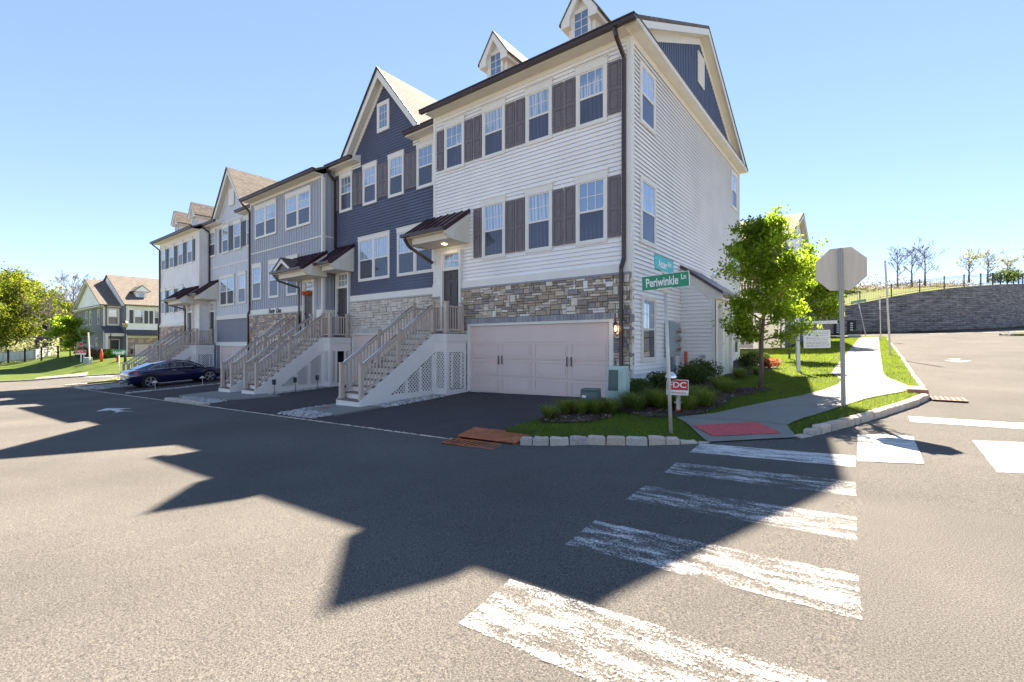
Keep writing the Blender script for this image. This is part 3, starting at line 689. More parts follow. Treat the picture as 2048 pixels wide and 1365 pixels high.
def garage(par, P, u0, u1, z0, z1, rows=4, cols=4, handles=True, m='garage'):
    t = MB(); t.pbox(P, u0-.12, u0, 0, .11, z0, z1+.1); t.pbox(P, u1, u1+.12, 0, .11, z0, z1+.1); t.pbox(P, u0, u1, 0, .105, z1, z1+.1)
    d = t.build('garage_door', M['cream'], par)
    l = MB(); rh = (z1-z0)/rows; cw = (u1-u0)/cols
    for r in range(rows):
        a = z0+r*rh; l.pbox(P, u0, u1, .0, .04, a, a+rh-.008)
        if r == rows-1: continue
        for c in range(cols):
            b = u0+c*cw; 
            l.pbox(P, b+.06, b+cw-.06, .04, .056, a+.05, a+.075); l.pbox(P, b+.06, b+cw-.06, .04, .056, a+rh-.075, a+rh-.05); l.pbox(P, b+.06, b+.085, .04, .056, a+.075, a+rh-.075); l.pbox(P, b+cw-.085, b+cw-.06, .04, .056, a+.075, a+rh-.075); l.pbox(P, b+.13, b+cw-.13, .04, .054, a+.12, a+rh-.12)
    l.build('leaf', M[m], d)
    if handles:
        zc = z0+(z1-z0)*.49
        for u in (u0+cw-.07, u0+cw+.07, u0+3*cw-.07, u0+3*cw+.07):
            h = MB(); h.tube([P(u, .045, zc-.13), P(u, .08, zc-.1), P(u+.01, .085, zc), P(u, .08, zc+.1), P(u, .045, zc+.13)], .017, 6); h.build('handle', M['black'], d)
    return d
def gutter(par, pts, m='brown'):
    g = MB(); g.bar(pts[0], pts[1], .13, .12); g.bar(Vector(pts[0])+Vector((0, -.015, .045)), Vector(pts[1])+Vector((0, -.015, .045)), .15, .03)
    return g.build('gutter', M[m], par)
def downspout(par, pts, r=.045):
    g = MB()
    for a, b in zip(pts, pts[1:]): g.bar(a, b, r*1.7, r*2)
    return g.build('downspout', M['brown'], par)
def roof_slab(par, a, b, c, d, th=.1, m='shingle', name='roof'):
    r = MB(); up = Vector((0, 0, th)); r.hexa([Vector(a)-up, Vector(b)-up, Vector(c)-up, Vector(d)-up, a, b, c, d]); o = r.build(name, M[m], par, fixn=True); uv_faces(o); return o

class House: pass
def house_shell(par, x0, x1, yf, yb, z0, ze, wallm, roofm='shingle', ov0=0, ov1=0, ridge=17.4, dz=0, front_gutter=True, ridge_z=12.87, gabled=False):
    """core walls and gabled roof with ridge along x"""
    c = MB(); e = .012
    c.box(x0+e, x1-e, yf, yb, z0, ze)
    # gable infill
    rz = ridge_z+dz-.14
    c.prism([(x0+e, yf, ze), (x0+e, ridge, rz), (x0+e, yb, ze)], [(x1-e, yf, ze), (x1-e, ridge, rz), (x1-e, yb, ze)])
    c.build('wall', M[wallm], par)
    ey = yf-.45; ez = ze+.12
    by = yb+.3
    if gabled: ez2 = ez; ez = ez+(ridge_z+dz-ez)*(.46/(17.4-ey)); ey = yf+.01
    r = MB(); th = .1
    A = [(x0-ov0, ey, ez), (x1+ov1, ey, ez), (x1+ov1, ridge, ridge_z+dz), (x0-ov0, ridge, ridge_z+dz)]
    B = [(x0-ov0, ridge, ridge_z+dz), (x1+ov1, ridge, ridge_z+dz), (x1+ov1, by, ze+.12), (x0-ov0, by, ze+.12)]
    for q in (A, B): r.hexa([(p[0], p[1], p[2]-th) for p in q]+q)
    o = r.build('roof', M[roofm], par, fixn=True); uv_faces(o)
    # soffit + frieze
    if not gabled: MB().box(x0-ov0+.01, x1+ov1-.01, ey+.03, yf, ze-.02, ze+.005).build('soffit', M['soffit'], par)
    return ez
def dormer(par, xc, dz=0, hw=.43):
    yw = 11.95; z0 = 10.0+dz; ze = 11.27+dz; za = 11.89+dz; yb = 15.4
    d = MB(); d.box(xc-hw, xc+hw, yw, 14.4, z0, ze); d.prism([(xc-hw, yw, ze), (xc+hw, yw, ze), (xc, yw, za-.1)], [(xc-hw, yb, ze), (xc+hw, yb, ze), (xc, yb, za-.1)])
    do = d.build('dormer', M['cream'], par)
    l = MB(); laps(l, PX(xc+hw), lambda z: (yw+.08, 14.3), z0, ze, .11, .018); laps(l, lambda u, dd, z: (xc-hw-dd, u, z), lambda z: (yw+.08, 14.3), z0, ze, .11, .018); l.build('dormer_siding', M['white'], do)
    o = .16; rs = (za-ze)/hw; lz = ze-.08
    r = MB()
    for s_ in (-1, 1):
        xe = xc+s_*(hw+o+.06); zz = za-(hw+o+.06)*rs*.98
        q = [(xe, yw-.22, zz), (xc, yw-.22, za), (xc, yb, za), (xe, yb, zz)]
        r.hexa([(p[0], p[1], p[2]-.06) for p in q]+q)
    ro = r.build('dormer_roof', M['shingle'], do, fixn=True); uv_faces(ro)
    k = MB()
    for s_ in (-1, 1):
        xe = xc+s_*(hw+o); zz = za-(hw+o)*rs*.98-.07
        k.prism([(xc, yw-.2, za-.075), (xe, yw-.2, zz), (xe, yw-.2, zz-.17), (xc+s_*hw*.72, yw-.2, zz-.17), (xc+s_*hw*.72, yw-.2, zz+.06), (xc, yw-.2, za-.32)], [(xc, yw-.0, za-.075), (xe, yw, zz), (xe, yw, zz-.17), (xc+s_*hw*.72, yw, zz-.17), (xc+s_*hw*.72, yw, zz+.06), (xc, yw, za-.32)])
        k.box(min(xe, xc+s_*hw), max(xe, xc+s_*hw), yw, 13.8, zz-.17, zz-.02)
    k.build('rake_board', M['cream'], do)
    w = window(do, PY(yw), xc-.31, xc+.31, z0+.2, ze-.02+.02, cols=2, rows=4, single=True, trim=.06, upm='pane_plain')
    w.name = 'dormer_window'
    return do
def standing_canopy(par, x0, x1, yfr, yb, zf, zb, seam=.3, sideL=False, name='canopy'):
    """lean-to metal entry roof: front eave (yfr, zf) up to wall (yb, zb)"""
    r = MB(); th = .05
    q = [(x0-.06, yfr, zf), (x1+.06, yfr, zf), (x1+.06, yb-.03, zb), (x0-.06, yb-.03, zb)]
    r.hexa([(p[0], p[1], p[2]-th) for p in q]+q)
    n = max(2, round((x1-x0)/seam))
    for i in range(n+1):
        x = x0-.05+(x1-x0+.1)*i/n; r.bar((x, yfr, zf+.012), (x, yb-.03, zb+.012), .02, .035)
    r.bar((x1+.06, yfr, zf-.04), (x1+.06, yb-.03, zb-.04), .03, .13)
    c = r.build(name, M['metalroof'], par)
    k = MB(); zbm = zf-.30
    k.box(x0+.18, x1-.02, yfr+.22, yb-.02, zbm, zf-.09)            # soffit box
    k.box(x0-.02, x1+.015, yfr+.03, yb-.025, zf-.1, zf-.06)
    sl = (zb-zf)/(yb-yfr)
    for xx in ([x1+.0, ] + ([x0+.0] if sideL or True else [])):
        k.prism([(xx-.03, yfr+.05, zf-.065), (xx-.03, yb-.026, zb-.09), (xx-.03, yb-.026, zbm), (xx-.03, yfr+.3, zbm), (xx-.03, yfr+.05, zf-.16)], [(xx+.03, yfr+.05, zf-.065), (xx+.03, yb-.026, zb-.09), (xx+.03, yb-.026, zbm), (xx+.03, yfr+.3, zbm), (xx+.03, yfr+.05, zf-.16)])
    k.build('soffit_box', M['soffit'], c)
    g = MB(); g.bar((x0-.06, yfr-.05, zf-.03), (x1+.08, yfr-.05, zf-.03), .11, .1); g.build('canopy_gutter', M['brown'], c)
    rb = MB(); rb.prism([(x1+.03, yfr+.03, zf-.1), (x1+.03, yb-.03, zb-.09), (x1+.03, yb-.03, zb-.30), (x1+.03, yfr+.45, zf+.45*sl-.30), (x1+.03, yfr+.45, zf-.285), (x1+.03, yfr+.03, zf-.16)], [(x1+.05, yfr+.03, zf-.1), (x1+.05, yb-.03, zb-.09), (x1+.05, yb-.03, zb-.30), (x1+.05, yfr+.45, zf+.45*sl-.30), (x1+.05, yfr+.45, zf-.285), (x1+.05, yfr+.03, zf-.16)])
    rb.build('rake_trim', M['cream'], c)
    return c

GR = 'townhouses of the attached row'
DT = 'front door'
# ---------- near white end unit
yf = 11.4
X0, X1 = -12.34, -4.94
H1 = thing('townhouse', ((X0+X1)/2, 17, 0), 'white sided end townhouse with brown shutters above the wide pink garage door', 'townhouse', GR)
ez = house_shell(H1, X0, X1, yf, 23.7, -.3, 9.56, 'white', ov1=.34)
P = PY(yf)
w = MB(); laps(w, P, lambda z: (X0+.11, X1-.10), 3.64, 9.41)
PS = PX(X1)
laps(w, PS, lambda z: (yf+.12, 23.6), .50, 9.38); w.build('siding', M['white'], H1)
MB().pbox(P, X0, X0+.11, .0, .036, 3.64, 9.41).build('corner_board', M['cream'], H1); MB().pbox(P, X1-.10, X1+.03, 0, .04, 3.6, 9.45).pbox(PS, yf-.0, yf+.12, 0, .038, .5, 9.45).build('corner_board', M['cream'], H1); MB().pbox(PS, 23.6, 23.72, 0, .035, .5, 9.42).build('corner_board', M['cream'], H1)
MB().pbox(P, X0, X1+.02, 0, .034, 9.41, 9.55).build('frieze_board', M['cream'], H1); MB().pbox(PS, yf-.03, 23.7, 0, .032, 9.38, 9.55).build('frieze_board', M['cream'], H1)
MB().pbox(P, -10.9, X1+.015, 0, .075, 3.41, 3.64).build('skirt_board', M['cream'], H1); MB().pbox(P, X0, -11.88, 0, .075, 3.20, 3.64).build('skirt_board', M['cream'], H1)
# foundation along the side
c = MB(); c.pbox(PS, yf, 15.3, -.05, .0, -.3, .5); c.pbox(PS, 17.5, 23.7, -.05, .0, -.3, .5); c.build('foundation', M['conc2'], H1)
# stone
s = MB(); hs = [(-10.62, -5.38, -1, 2.36)]
ashlar(s, P, -10.9, X1-.0, 0.0-.2, 3.36, hs, seed=3, cell=.075); s.build('stone_veneer', M['stonewarm'], H1)
s = MB(); ashlar(s, P, X0, -11.9, -.2, 3.13, seed=4); s.build('stone_veneer', M['stonewarm'], H1)
s = MB(); s.pbox(P, X0, -11.9, 0, .05, -.2, 3.2); s.pbox(P, -10.9, -10.6, 0, .05, -.2, 3.4); s.pbox(P, -5.4, X1, 0, .05, -.2, 3.4); s.pbox(P, -10.6, -5.4, 0, .05, 2.2, 3.4); s.build('mortar', M['mortar'], H1)
s = MB(); s.pbox(P, -10.9, X1+.02, 0, .13, 3.35, 3.41); s.pbox(P, X0, -11.88, 0, .13, 3.13, 3.20); s.build('stone_ledge', M['soldier'], H1)
s = MB(); n = 48
for i in range(n):
    a = -10.66+5.32*i/n; s.pbox(P, a+.004, a+5.32/n-.004, .03, .12+.006*rnd.random(), 2.21, 2.37)
s.build('soldier_course', M['soldier'], H1)
s = MB(); ashlar(s, PS, yf-.1, yf+.13, .3, 3.36, seed=5, d=.03, cell=.11); s.build('stone_return', M['stonewarm'], H1)
garage(H1, P, -10.5, -5.5, .0, 2.13)
for xc in (-11.29, -9.54, -7.8, -6.06): window(H1, P, xc-.47, xc+.47, 7.50, 9.24, head=.23)
for xc in (-9.54, -7.8, -6.06): window(H1, P, xc-.48, xc+.48, 4.27, 6.22, head=.23)
for xc in (-11.29, -9.54, -7.8, -6.06):
    shutter(H1, P, xc-.85, xc-.50, 7.63, 9.0); shutter(H1, P, xc+.50, xc+.85, 7.63, 9.0)
for xc in (-9.54, -7.8, -6.06):
    shutter(H1, P, xc-.85, xc-.50, 4.37, 5.97); shutter(H1, P, xc+.50, xc+.85, 4.37, 5.97)
door(H1, P, -11.78, -11.0, 1.98, 4.06, transom=.55)
standing_canopy(H1, -12.55, -10.64, 10.2, yf, 5.2, 6.02)
l_ = MB(); l_.lathe((-11.35, 10.95, 4.885), [(.08, 0), (.08, .015)], 14); l_.build('recessed_light', M['lensglow'], H1)
downspout(H1, [(-12.5, 10.2, 5.1), (-12.45, 10.35, 4.85), (-12.28, 11.28, 4.4)])
gutter(H1, [(X0-.15, 10.89, 9.62), (X1+.34, 10.89, 9.62)])
downspout(H1, [(-5.16, 10.9, 9.55), (-5.14, 10.95, 9.35), (-5.10, 11.31, 9.0), (-5.10, 11.31, 3.75), (-5.12, 11.2, 3.5), (-5.12, 11.2, .12)])
# side windows
for a, b, z0, z1 in ((11.92, 12.98, 7.48, 9.13), (11.94, 13.03, 4.26, 6.06), (22.05, 23.1, 7.58, 9.18), (12.0, 13.05, 1.05, 2.86), (22.52, 23.35, 1.05, 2.75), (22.1, 23.15, 4.3, 6.05)):
    window(H1, PS, a, b, z0, z1, head=0, trim=.09)
# side cornice, gable
c = MB(); c.box(X1, X1+.33, 10.98, 23.98, 9.55, 9.68); c.build('gable_cornice', M['cream'], H1)
c = MB(); c.box(X1+.0, X1+.35, 10.96, 24.0, 9.68, 9.705); c.hexa([(X1, 11.3, 9.705), (X1+.3, 11.3, 9.705), (X1+.3, 23.6, 9.705), (X1, 23.6, 9.705), (X1, 11.3, 9.86), (X1+.3, 11.3, 9.72), (X1+.3, 23.6, 9.72), (X1, 23.6, 9.86)]); c.build('cornice_roof', M['brown'], H1)
def rl(y): return 9.58+(12.75-9.58)*(1-abs(y-17.4)/6.45)   # underside of the side gable
g = MB(); battens(g, PS, 11.6, 23.2, 9.8, lambda u: rl(u)-.28, .17, .035, .03)
g.prism([(X1+.002, 11.4, 9.8), (X1+.002, 17.4, rl(17.4)-.2), (X1+.002, 23.4, 9.8)], [(X1+.012, 11.4, 9.8), (X1+.012, 17.4, rl(17.4)-.2), (X1+.012, 23.4, 9.8)]); g.build('gable_siding', M['navy'], H1)
c = MB()
for sgn in (-1, 1):
    ye = 17.4+sgn*6.42
    a = Vector((X1+.33, ye, 9.58)); b = Vector((X1+.33, 17.4, 12.76)); a2 = a+Vector((-.33, 0, 0)); b2 = b+Vector((-.33, 0, 0)); dn = Vector((0, 0, -.21))
    c.prism([a, b, b+dn, a+Vector((0, -sgn*.35, -.02))], [p+Vector((-.03, 0, 0)) for p in (a, b, b+dn, a+Vector((0, -sgn*.35, -.02)))])
    c.q(a+dn*.4, b+dn*.9, b2+dn*.9, a2+dn*.4)
    c.prism([a2+Vector((.0, 0, -.06)), b2+dn*1.0, b2+dn*2.1, a2+Vector((0, -sgn*.6, -.1))], [p+Vector((.04, 0, 0)) for p in (a2+Vector((.0, 0, -.06)), b2+dn*1.0, b2+dn*2.1, a2+Vector((0, -sgn*.6, -.1)))])
c.build('rake_board', M['cream'], H1)
v = MB(); v.pbox(PS, 17.08, 17.86, .03, .06, 10.86, 11.97)
for i in range(11): v.pbox(PS, 17.16, 17.78, .06, .075, 10.95+i*.09, 10.99+i*.09)
v.build('gable_vent', M['cream'], H1)
dormer(H1, -9.9); dormer(H1, -6.68)
# meter closet on the side
cy0, cy1, cx = 15.33, 17.5, -3.86
def czr(x): return 4.12-(x+4.94)*.72
k = MB(); k.prism([(X1, cy0, .5), (cx, cy0, .5), (cx, cy0, czr(cx)-.06), (X1, cy0, czr(X1)-.06)], [(X1, cy1, .5), (cx, cy1, .5), (cx, cy1, czr(cx)-.06), (X1, cy1, czr(X1)-.06)])
laps(k, PY(cy0), lambda z: (X1+.02, min(cx-.1, X1+(4.08-z)/.72 if z > 3.2 else cx-.1)), .5, 4.0); clo = k.build('meter_closet', M['white'], H1)
MB().box(X1, cx-.02, cy0+.02, cy1-.02, -.2, .5).build('closet_foundation', M['conc2'], clo)
k = MB(); k.box(cx-.1, cx+.02, cy0-.03, cy0+.0, .5, 3.25); k.box(cx, cx+.025, cy0-.03, cy0+.12, .5, 3.25); k.box(cx, cx+.025, cy1-.12, cy1+.02, .5, 3.25); k.box(cx, cx+.02, cy0+.12, cy1-.12, 2.75, 3.2)
k.prism([(X1, cy0-.05, czr(X1)-.07), (-3.66, cy0-.05, czr(-3.66)-.07), (-3.66, cy0-.05, czr(-3.66)-.27), (cx-.14, cy0-.05, czr(cx)-.42), (X1, cy0-.05, czr(X1)-.3)], [(X1, cy0-.0, czr(X1)-.07), (-3.66, cy0, czr(-3.66)-.07), (-3.66, cy0, czr(-3.66)-.27), (cx-.14, cy0, czr(cx)-.42), (X1, cy0, czr(X1)-.3)])
k.box(cx, -3.66, cy0, cy1+.1, czr(-3.66)-.27, czr(-3.66)-.22)
k.build('closet_trim', M['cream'], clo)
k = MB(); k.prism([(X1, cy0-.12, czr(X1)), (-3.62, cy0-.12, czr(-3.62)), (-3.62, cy0-.12, czr(-3.62)-.1), (X1, cy0-.12, czr(X1)-.1)], [(X1, cy1+.12, czr(X1)), (-3.62, cy1+.12, czr(-3.62)), (-3.62, cy1+.12, czr(-3.62)-.1), (X1, cy1+.12, czr(X1)-.1)]); k.build('closet_roof', M['brown'], clo)
dd = door(H1, PX(cx), 15.72, 16.85, .55, 2.66, 'creamdoor', name='closet_door')
k = MB(); k.pbox(PX(cx), 17.05, 17.2, .02, .09, 2.62, 2.82); k.build('fire_horn', M['red'], clo)
# wall things on unit 1
t_ = thing('wall_lantern', (-5.22, 11.2, 1.75), 'black wall lantern with glowing bulb on the stone pier right of the garage door', 'wall lantern')
MB().box(-5.30, -5.14, 11.25, 11.29, 1.70, 2.02).build('backplate', M['cream'], t_)
k = MB(); k.tube([(-5.22, 11.25, 1.8), (-5.22, 11.15, 1.74), (-5.22, 11.08, 1.82)], .012, 6); k.lathe((-5.22, 11.08, 1.84), [(.02, 0), (.055, .02), (.055, .03)], 8); k.lathe((-5.22, 11.08, 2.05), [(.085, 0), (.03, .06), (.012, .07), (.012, .12), (.0, .14)], 8)
for i in range(6):
    a = i*math.pi/3; k.tube([(-5.22+.05*math.cos(a), 11.08+.05*math.sin(a), 1.86), (-5.22+.07*math.cos(a), 11.08+.07*math.sin(a), 2.05)], .005, 4)
k.build('frame', M['black'], t_)
MB().lathe((-5.22, 11.08, 1.88), [(.015, 0), (.026, .05), (.02, .1), (.006, .13)], 8).build('bulb', M['lamp'], t_, smooth=True)
t_ = thing('meter_box', (-4.9, 14.3, 1.2), 'gray electric meter enclosure with three glass meters on the side wall', 'meter box')
MB().pbox(PS, 13.78, 14.22, .02, .2, 1.15, 2.22).pbox(PS, 14.24, 14.86, .02, .16, 1.18, 2.2).build('enclosure', M['meter'], t_, bevel=.008)
for z in (1.42, 1.69, 1.96):
    k = MB(); k.tube([(X1+.16, 14.52, z), (X1+.2, 14.52, z)], .1, 14, ); k.build('meter_socket', M['steel'], t_)
    MB().tube([(X1+.2, 14.52, z), (X1+.29, 14.52, z)], [.085, .07], 14).build('meter_glass', M['lampglass'], t_, smooth=False)
MB().tube([(X1+.08, 14.4, 1.18), (X1+.08, 14.4, .25)], .07, 10).build('conduit', M['meter'], t_)
t_ = tag(MB().tube([(-4.72, 15.2, .3), (-4.72, 15.17, 1.3)], .05, 10).build('marker_pipe', M['orange']), 'orange pipe standing upright in the corner beside the meter box', 'pipe')
t_ = thing('gas_pipe', (-4.2, 15.2, .4), 'capped gray gas riser pipes in front of the meter closet wall', 'pipe')
MB().tube([(-4.28, 15.2, .3), (-4.28, 15.2, 1.02)], .03, 8).tube([(-4.28, 15.2, 1.0), (-4.28, 15.2, 1.14), (-4.12, 15.18, 1.16)], .045, 8).build('riser', M['steel'], t_)
MB().tube([(-4.06, 15.24, .3), (-4.06, 15.24, .8)], .015, 6).box(-4.11, -4.0, 15.2, 15.29, .74, .94).build('valve_box', M['signwhite'], t_)
t_ = tag(MB().pbox(PS, 18.9, 19.1, .02, .1, 3.95, 4.15).prism([PS(18.88, .02, 4.15), PS(19.12, .02, 4.15), PS(19.12, .02, 4.3)], [PS(18.88, .16, 4.1), PS(19.12, .16, 4.1), PS(19.12, .1, 4.22)]).build('dryer_vent', M['cream']), 'small cream vent hood high on the side wall of the end house', 'vent')

# ---------- slate blue unit
Y2 = 12.0; X0, X1 = -19.64, -12.34; P = PY(Y2)
H2 = thing('townhouse', ((X0+X1)/2, 17, -.2), 'slate blue sided townhouse with steep front gable and cream ashlar base', 'townhouse', GR)
house_shell(H2, X0, X1, Y2, 23.7, -.6, 9.50, 'blue', gabled=True)
gz = lambda z: max(0, (12.62-z)/1.17)
w = MB(); laps(w, P, lambda z: (X0+.02, X1-.02) if z <= 9.3 else (-15.99-min(2.25, gz(z)), -15.99+min(2.25, gz(z))), 3.66, 12.45); w.build('siding', M['blue'], H2)
g = MB(); g.prism([(-18.24, Y2, 9.4), (-13.74, Y2, 9.4), (-15.99, Y2, 12.55)], [(-18.24, 17, 9.4), (-13.74, 17, 9.4), (-15.99, 17, 12.55)]); g.build('gable_wall', M['blue'], H2)
def front_gable(H, xc, Y, zap, hw, zb, slope, ridge_y=17.0, wallm=None):
    r = MB()
    for s_ in (-1, 1):
        xe = xc+s_*hw; q = [(xe, Y-.36, zap-hw*slope), (xc, Y-.36, zap), (xc, ridge_y, zap), (xe, ridge_y, zap-hw*slope)]
        r.hexa([(p[0], p[1], p[2]-.09) for p in q]+q)
    ro = r.build('gable_roof', M['shingle'], H, fixn=True); uv_faces(ro)
    e = MB()
    for s_ in (-1, 1): e.bar((xc+s_*(hw+.01), Y-.365, zap-hw*slope-.03), (xc, Y-.365, zap+.01), .03, .07, up=(0, 1, 0))
    e.build('drip_edge', M['brown'], H)
    k = MB()
    for s_ in (-1, 1):
        xe = xc+s_*(hw-.04); ze = zap-(hw-.04)*slope-.1
        k.prism([(xc, Y-.34, zap-.1), (xe, Y-.34, ze), (xe-s_*.18, Y-.34, ze-.08), (xc, Y-.34, zap-.42)], [(xc, Y-.31, zap-.1), (xe, Y-.31, ze), (xe-s_*.18, Y-.31, ze-.08), (xc, Y-.31, zap-.42)])
        k.q((xc, Y-.31, zap-.22), (xe, Y-.31, ze-.08), (xe, Y, ze-.08), (xc, Y, zap-.22))
        k.prism([(xc, Y-.045, zap-.22), (xe-s_*.1, Y-.045, ze-.05), (xe-s_*.35, Y-.045, ze-.05), (xc, Y-.045, zap-.62)], [(xc, Y-.01, zap-.22), (xe-s_*.1, Y-.01, ze-.05), (xe-s_*.35, Y-.01, ze-.05), (xc, Y-.01, zap-.62)])
    k.build('rake_board', M['cream'], H)
front_gable(H2, -15.99, Y2, 12.85, 2.72, 9.6, 1.19)
def eave_piece(H, a, b, Y, ze):
    m_ = MB(); m_.box(a, b, Y-.42, Y, ze-.05, ze+.02); m_.box(a, b, Y-.03, Y-.0, ze-.25, ze-.05)
    m_.prism([(a, Y-.44, ze+.02), (b, Y-.44, ze+.02), (b, Y-.44, ze+.1), (a, Y-.44, ze+.1)], [(a, Y, ze+.02), (b, Y, ze+.02), (b, Y, ze+.28), (a, Y, ze+.28)])
    m_.build('eave', M['cream'], H)
    gutter(H, [(a, Y-.5, ze+.06), (b, Y-.5, ze+.06)])
eave_piece(H2, -19.62, -17.6, Y2, 9.5); eave_piece(H2, -14.15, -12.36, Y2, 9.5)
MB().pbox(P, -18.34, X1-.01, 0, .07, 3.42, 3.66).build('skirt_board', M['cream'], H2)
s = MB(); hs = [(-18.08, -13.0, -2, 2.05)]
ashlar(s, P, -18.34, X1-.01, -.4, 3.36, hs, seed=11, cell=.1); s.build('stone_veneer', M['stonecream'], H2)
MB().pbox(P, -18.36, -18.1, 0, .05, -.6, 3.4).pbox(P, -18.1, -12.36, 0, .05, 2.05, 3.4).build('mortar', M['mortar'], H2)
MB().pbox(P, -18.36, X1-.01, 0, .13, 3.36, 3.42).build('stone_ledge', M['soldiercream'], H2)
s = MB(); n = 46
for i in range(n): a = -18.16+5.2*i/n; s.pbox(P, a+.004, a+5.2/n-.004, .03, .12, 2.0, 2.2)
s.build('soldier_course', M['soldiercream'], H2)
garage(H2, P, -18.0, -13.1, -.2, 1.93)
for xc in (-18.7, -16.92, -15.17, -13.42): window(H2, P, xc-.49, xc+.49, 7.49, 9.25, head=.2)
for xc in (-18.7, -16.92, -15.17, -13.42):
    for a in ((-.87, -.51), (.51, .87)):
        if X0+.02 < xc+a[0] < X1-.3: shutter(H2, P, xc+a[0], xc+a[1], 7.62, 9.03)
window(H2, P, -17.73, -15.58, 4.24, 6.18, head=.2, units=2); window(H2, P, -15.09, -12.94, 4.24, 6.18, head=.2, units=2)
window(H2, P, -16.4, -15.6, 10.35, 11.57, single=True, cols=3, rows=3, trim=.12, upm='pane_plain')
door(H2, P, -19.3, -18.46, 1.95, 4.05, transom=.62)
downspout(H2, [(-19.5, 11.5, 9.5), (-19.5, 11.6, 9.3), (-19.5, 11.92, 9.0), (-19.5, 11.92, 5.9)])

# ---------- blue gray board and batten unit
X0, X1 = -26.95, -19.64; P = PY(yf); DZ = -.34
H3 = thing('townhouse', ((X0+X1)/2, 17, -.5), 'blue gray board and batten townhouse with script number above its stone base', 'townhouse', GR)
house_shell(H3, X0, X1, yf, 23.7, -.9, 9.56+DZ, 'gray', dz=DZ)
w = MB(); battens(w, P, X0+.1, X1-.1, 3.37, 6.40); battens(w, P, X0+.1, X1-.1, 6.46, 9.08)
PSG = PX(X1); battens(w, PSG, yf+.1, 12.02, 2.9, 6.40, .2); battens(w, PSG, yf+.1, 12.02, 6.46, 9.08, .2)
w.build('siding', M['gray'], H3)
MB().pbox(P, X0, X0+.1, 0, .036, 3.37, 9.08).build('corner_board', M['cream'], H3); MB().pbox(P, X1-.1, X1+.035, 0, .036, 2.8, 9.1).build('corner_board', M['cream'], H3); MB().pbox(PSG, yf, yf+.1, 0, .036, 2.8, 9.1).build('corner_board', M['cream'], H3)
MB().pbox(P, X0, X1+.02, 0, .03, 9.08, 9.22).build('band_board', M['cream'], H3); MB().pbox(P, X0+.1, X1-.1, .004, .03, 6.40, 6.46).build('band_board', M['cream'], H3); MB().pbox(PSG, yf+.1, 12.0, .004, .03, 6.40, 6.46).build('band_board', M['cream'], H3)
MB().pbox(P, X0, -21.3, 0, .06, 3.11, 3.37).build('skirt_board', M['cream'], H3); MB().pbox(P, -20.1, X1+.05, 0, .06, 2.75, 3.1).build('skirt_board', M['cream'], H3); MB().pbox(PSG, yf, 12, 0, .06, 2.75, 3.1).build('skirt_board', M['cream'], H3)
s = MB(); ashlar(s, P, X0, -21.25, -.6, 3.05, [(-26.4, -21.6, -2, 1.75)], seed=21, cell=.095); s.build('stone_veneer', M['stonebrown'], H3)
s = MB(); ashlar(s, P, -20.13, X1, 1.8, 2.75, seed=22, cell=.095); s.build('stone_veneer', M['stonebrown'], H3)
MB().pbox(P, X0, X0+.5, 0, .05, -.8, 3.1).pbox(P, X0+.5, -21.3, 0, .05, 1.75, 3.1).pbox(P, -20.1, X1, 0, .05, -.8, 2.75).build('mortar', M['mortar'], H3)
MB().pbox(P, X0, -21.3, 0, .13, 3.05, 3.11).build('stone_ledge', M['soldiercream'], H3)
garage(H3, P, -26.3, -21.8, -.45, 1.7)
window(H3, P, -26.33, -23.95, 7.15, 8.95, head=.22, units=2); window(H3, P, -23.0, -20.62, 7.13, 8.93, head=.22, units=2)
for xc in (-26.12, -24.22, -22.34): window(H3, P, xc-.53, xc+.53, 3.9, 5.86, head=.22)
d3 = door(H3, P, -21.1, -20.28, 1.95, 3.95, transom=.45)
gutter(H3, [(X0-.1, 10.89, 9.62+DZ), (X1+.14, 10.89, 9.62+DZ)])
downspout(H3, [(-26.98, 10.9, 9.2), (-26.93, 11.0, 9.05), (-26.9, 11.32, 8.75), (-26.9, 11.32, 3.35), (-26.9, 11.24, 3.15), (-26.9, 11.24, -.3)])
cn = standing_canopy(H3, -21.92, -19.3, 10.2, yf, 4.83, 5.70); 
standing_canopy(H2, -19.25, -18.12, 10.8, 12.0, 5.03, 5.95, sideL=True)
downspout(H3, [(-21.9, 10.25, 4.75), (-21.75, 10.4, 4.45), (-21.5, 11.27, 4.2), (-21.45, 11.24, 2.9), (-21.45, 11.24, 1.9)])
# little gable on the canopy
g = MB(); xc, za = -20.95, 5.42
for s_ in (-1, 1):
    q = [(xc+s_*1.0, 10.12, 4.80), (xc, 10.12, za), (xc, 11.2, za), (xc+s_*1.0, 11.2, 4.80)]
    g.hexa([(p[0], p[1], p[2]-.05) for p in q]+q)
g.build('canopy_gable_roof', M['metalroof'], cn, fixn=True)
g = MB()
for s_ in (-1, 1): g.prism([(xc, 10.15, za-.06), (xc+s_*.93, 10.15, 4.79), (xc+s_*.72, 10.15, 4.79), (xc, 10.15, za-.24)], [(xc, 10.19, za-.06), (xc+s_*.93, 10.19, 4.79), (xc+s_*.72, 10.19, 4.79), (xc, 10.19, za-.24)])
g.build('canopy_rake', M['cream'], cn)
MB().prism([(xc-.8, 10.25, 4.8), (xc+.8, 10.25, 4.8), (xc, 10.25, za-.1)], [(xc-.8, 10.3, 4.8), (xc+.8, 10.3, 4.8), (xc, 10.3, za-.1)]).build('canopy_gable_panel', M['shutter'], cn)
text_mesh('house_number', 'Forty  One', .34, M['black'], H3, (-24.05, 11.325, 3.22), (R_(90), 0, 0), .008, .85, shear=.35, bold=.006)
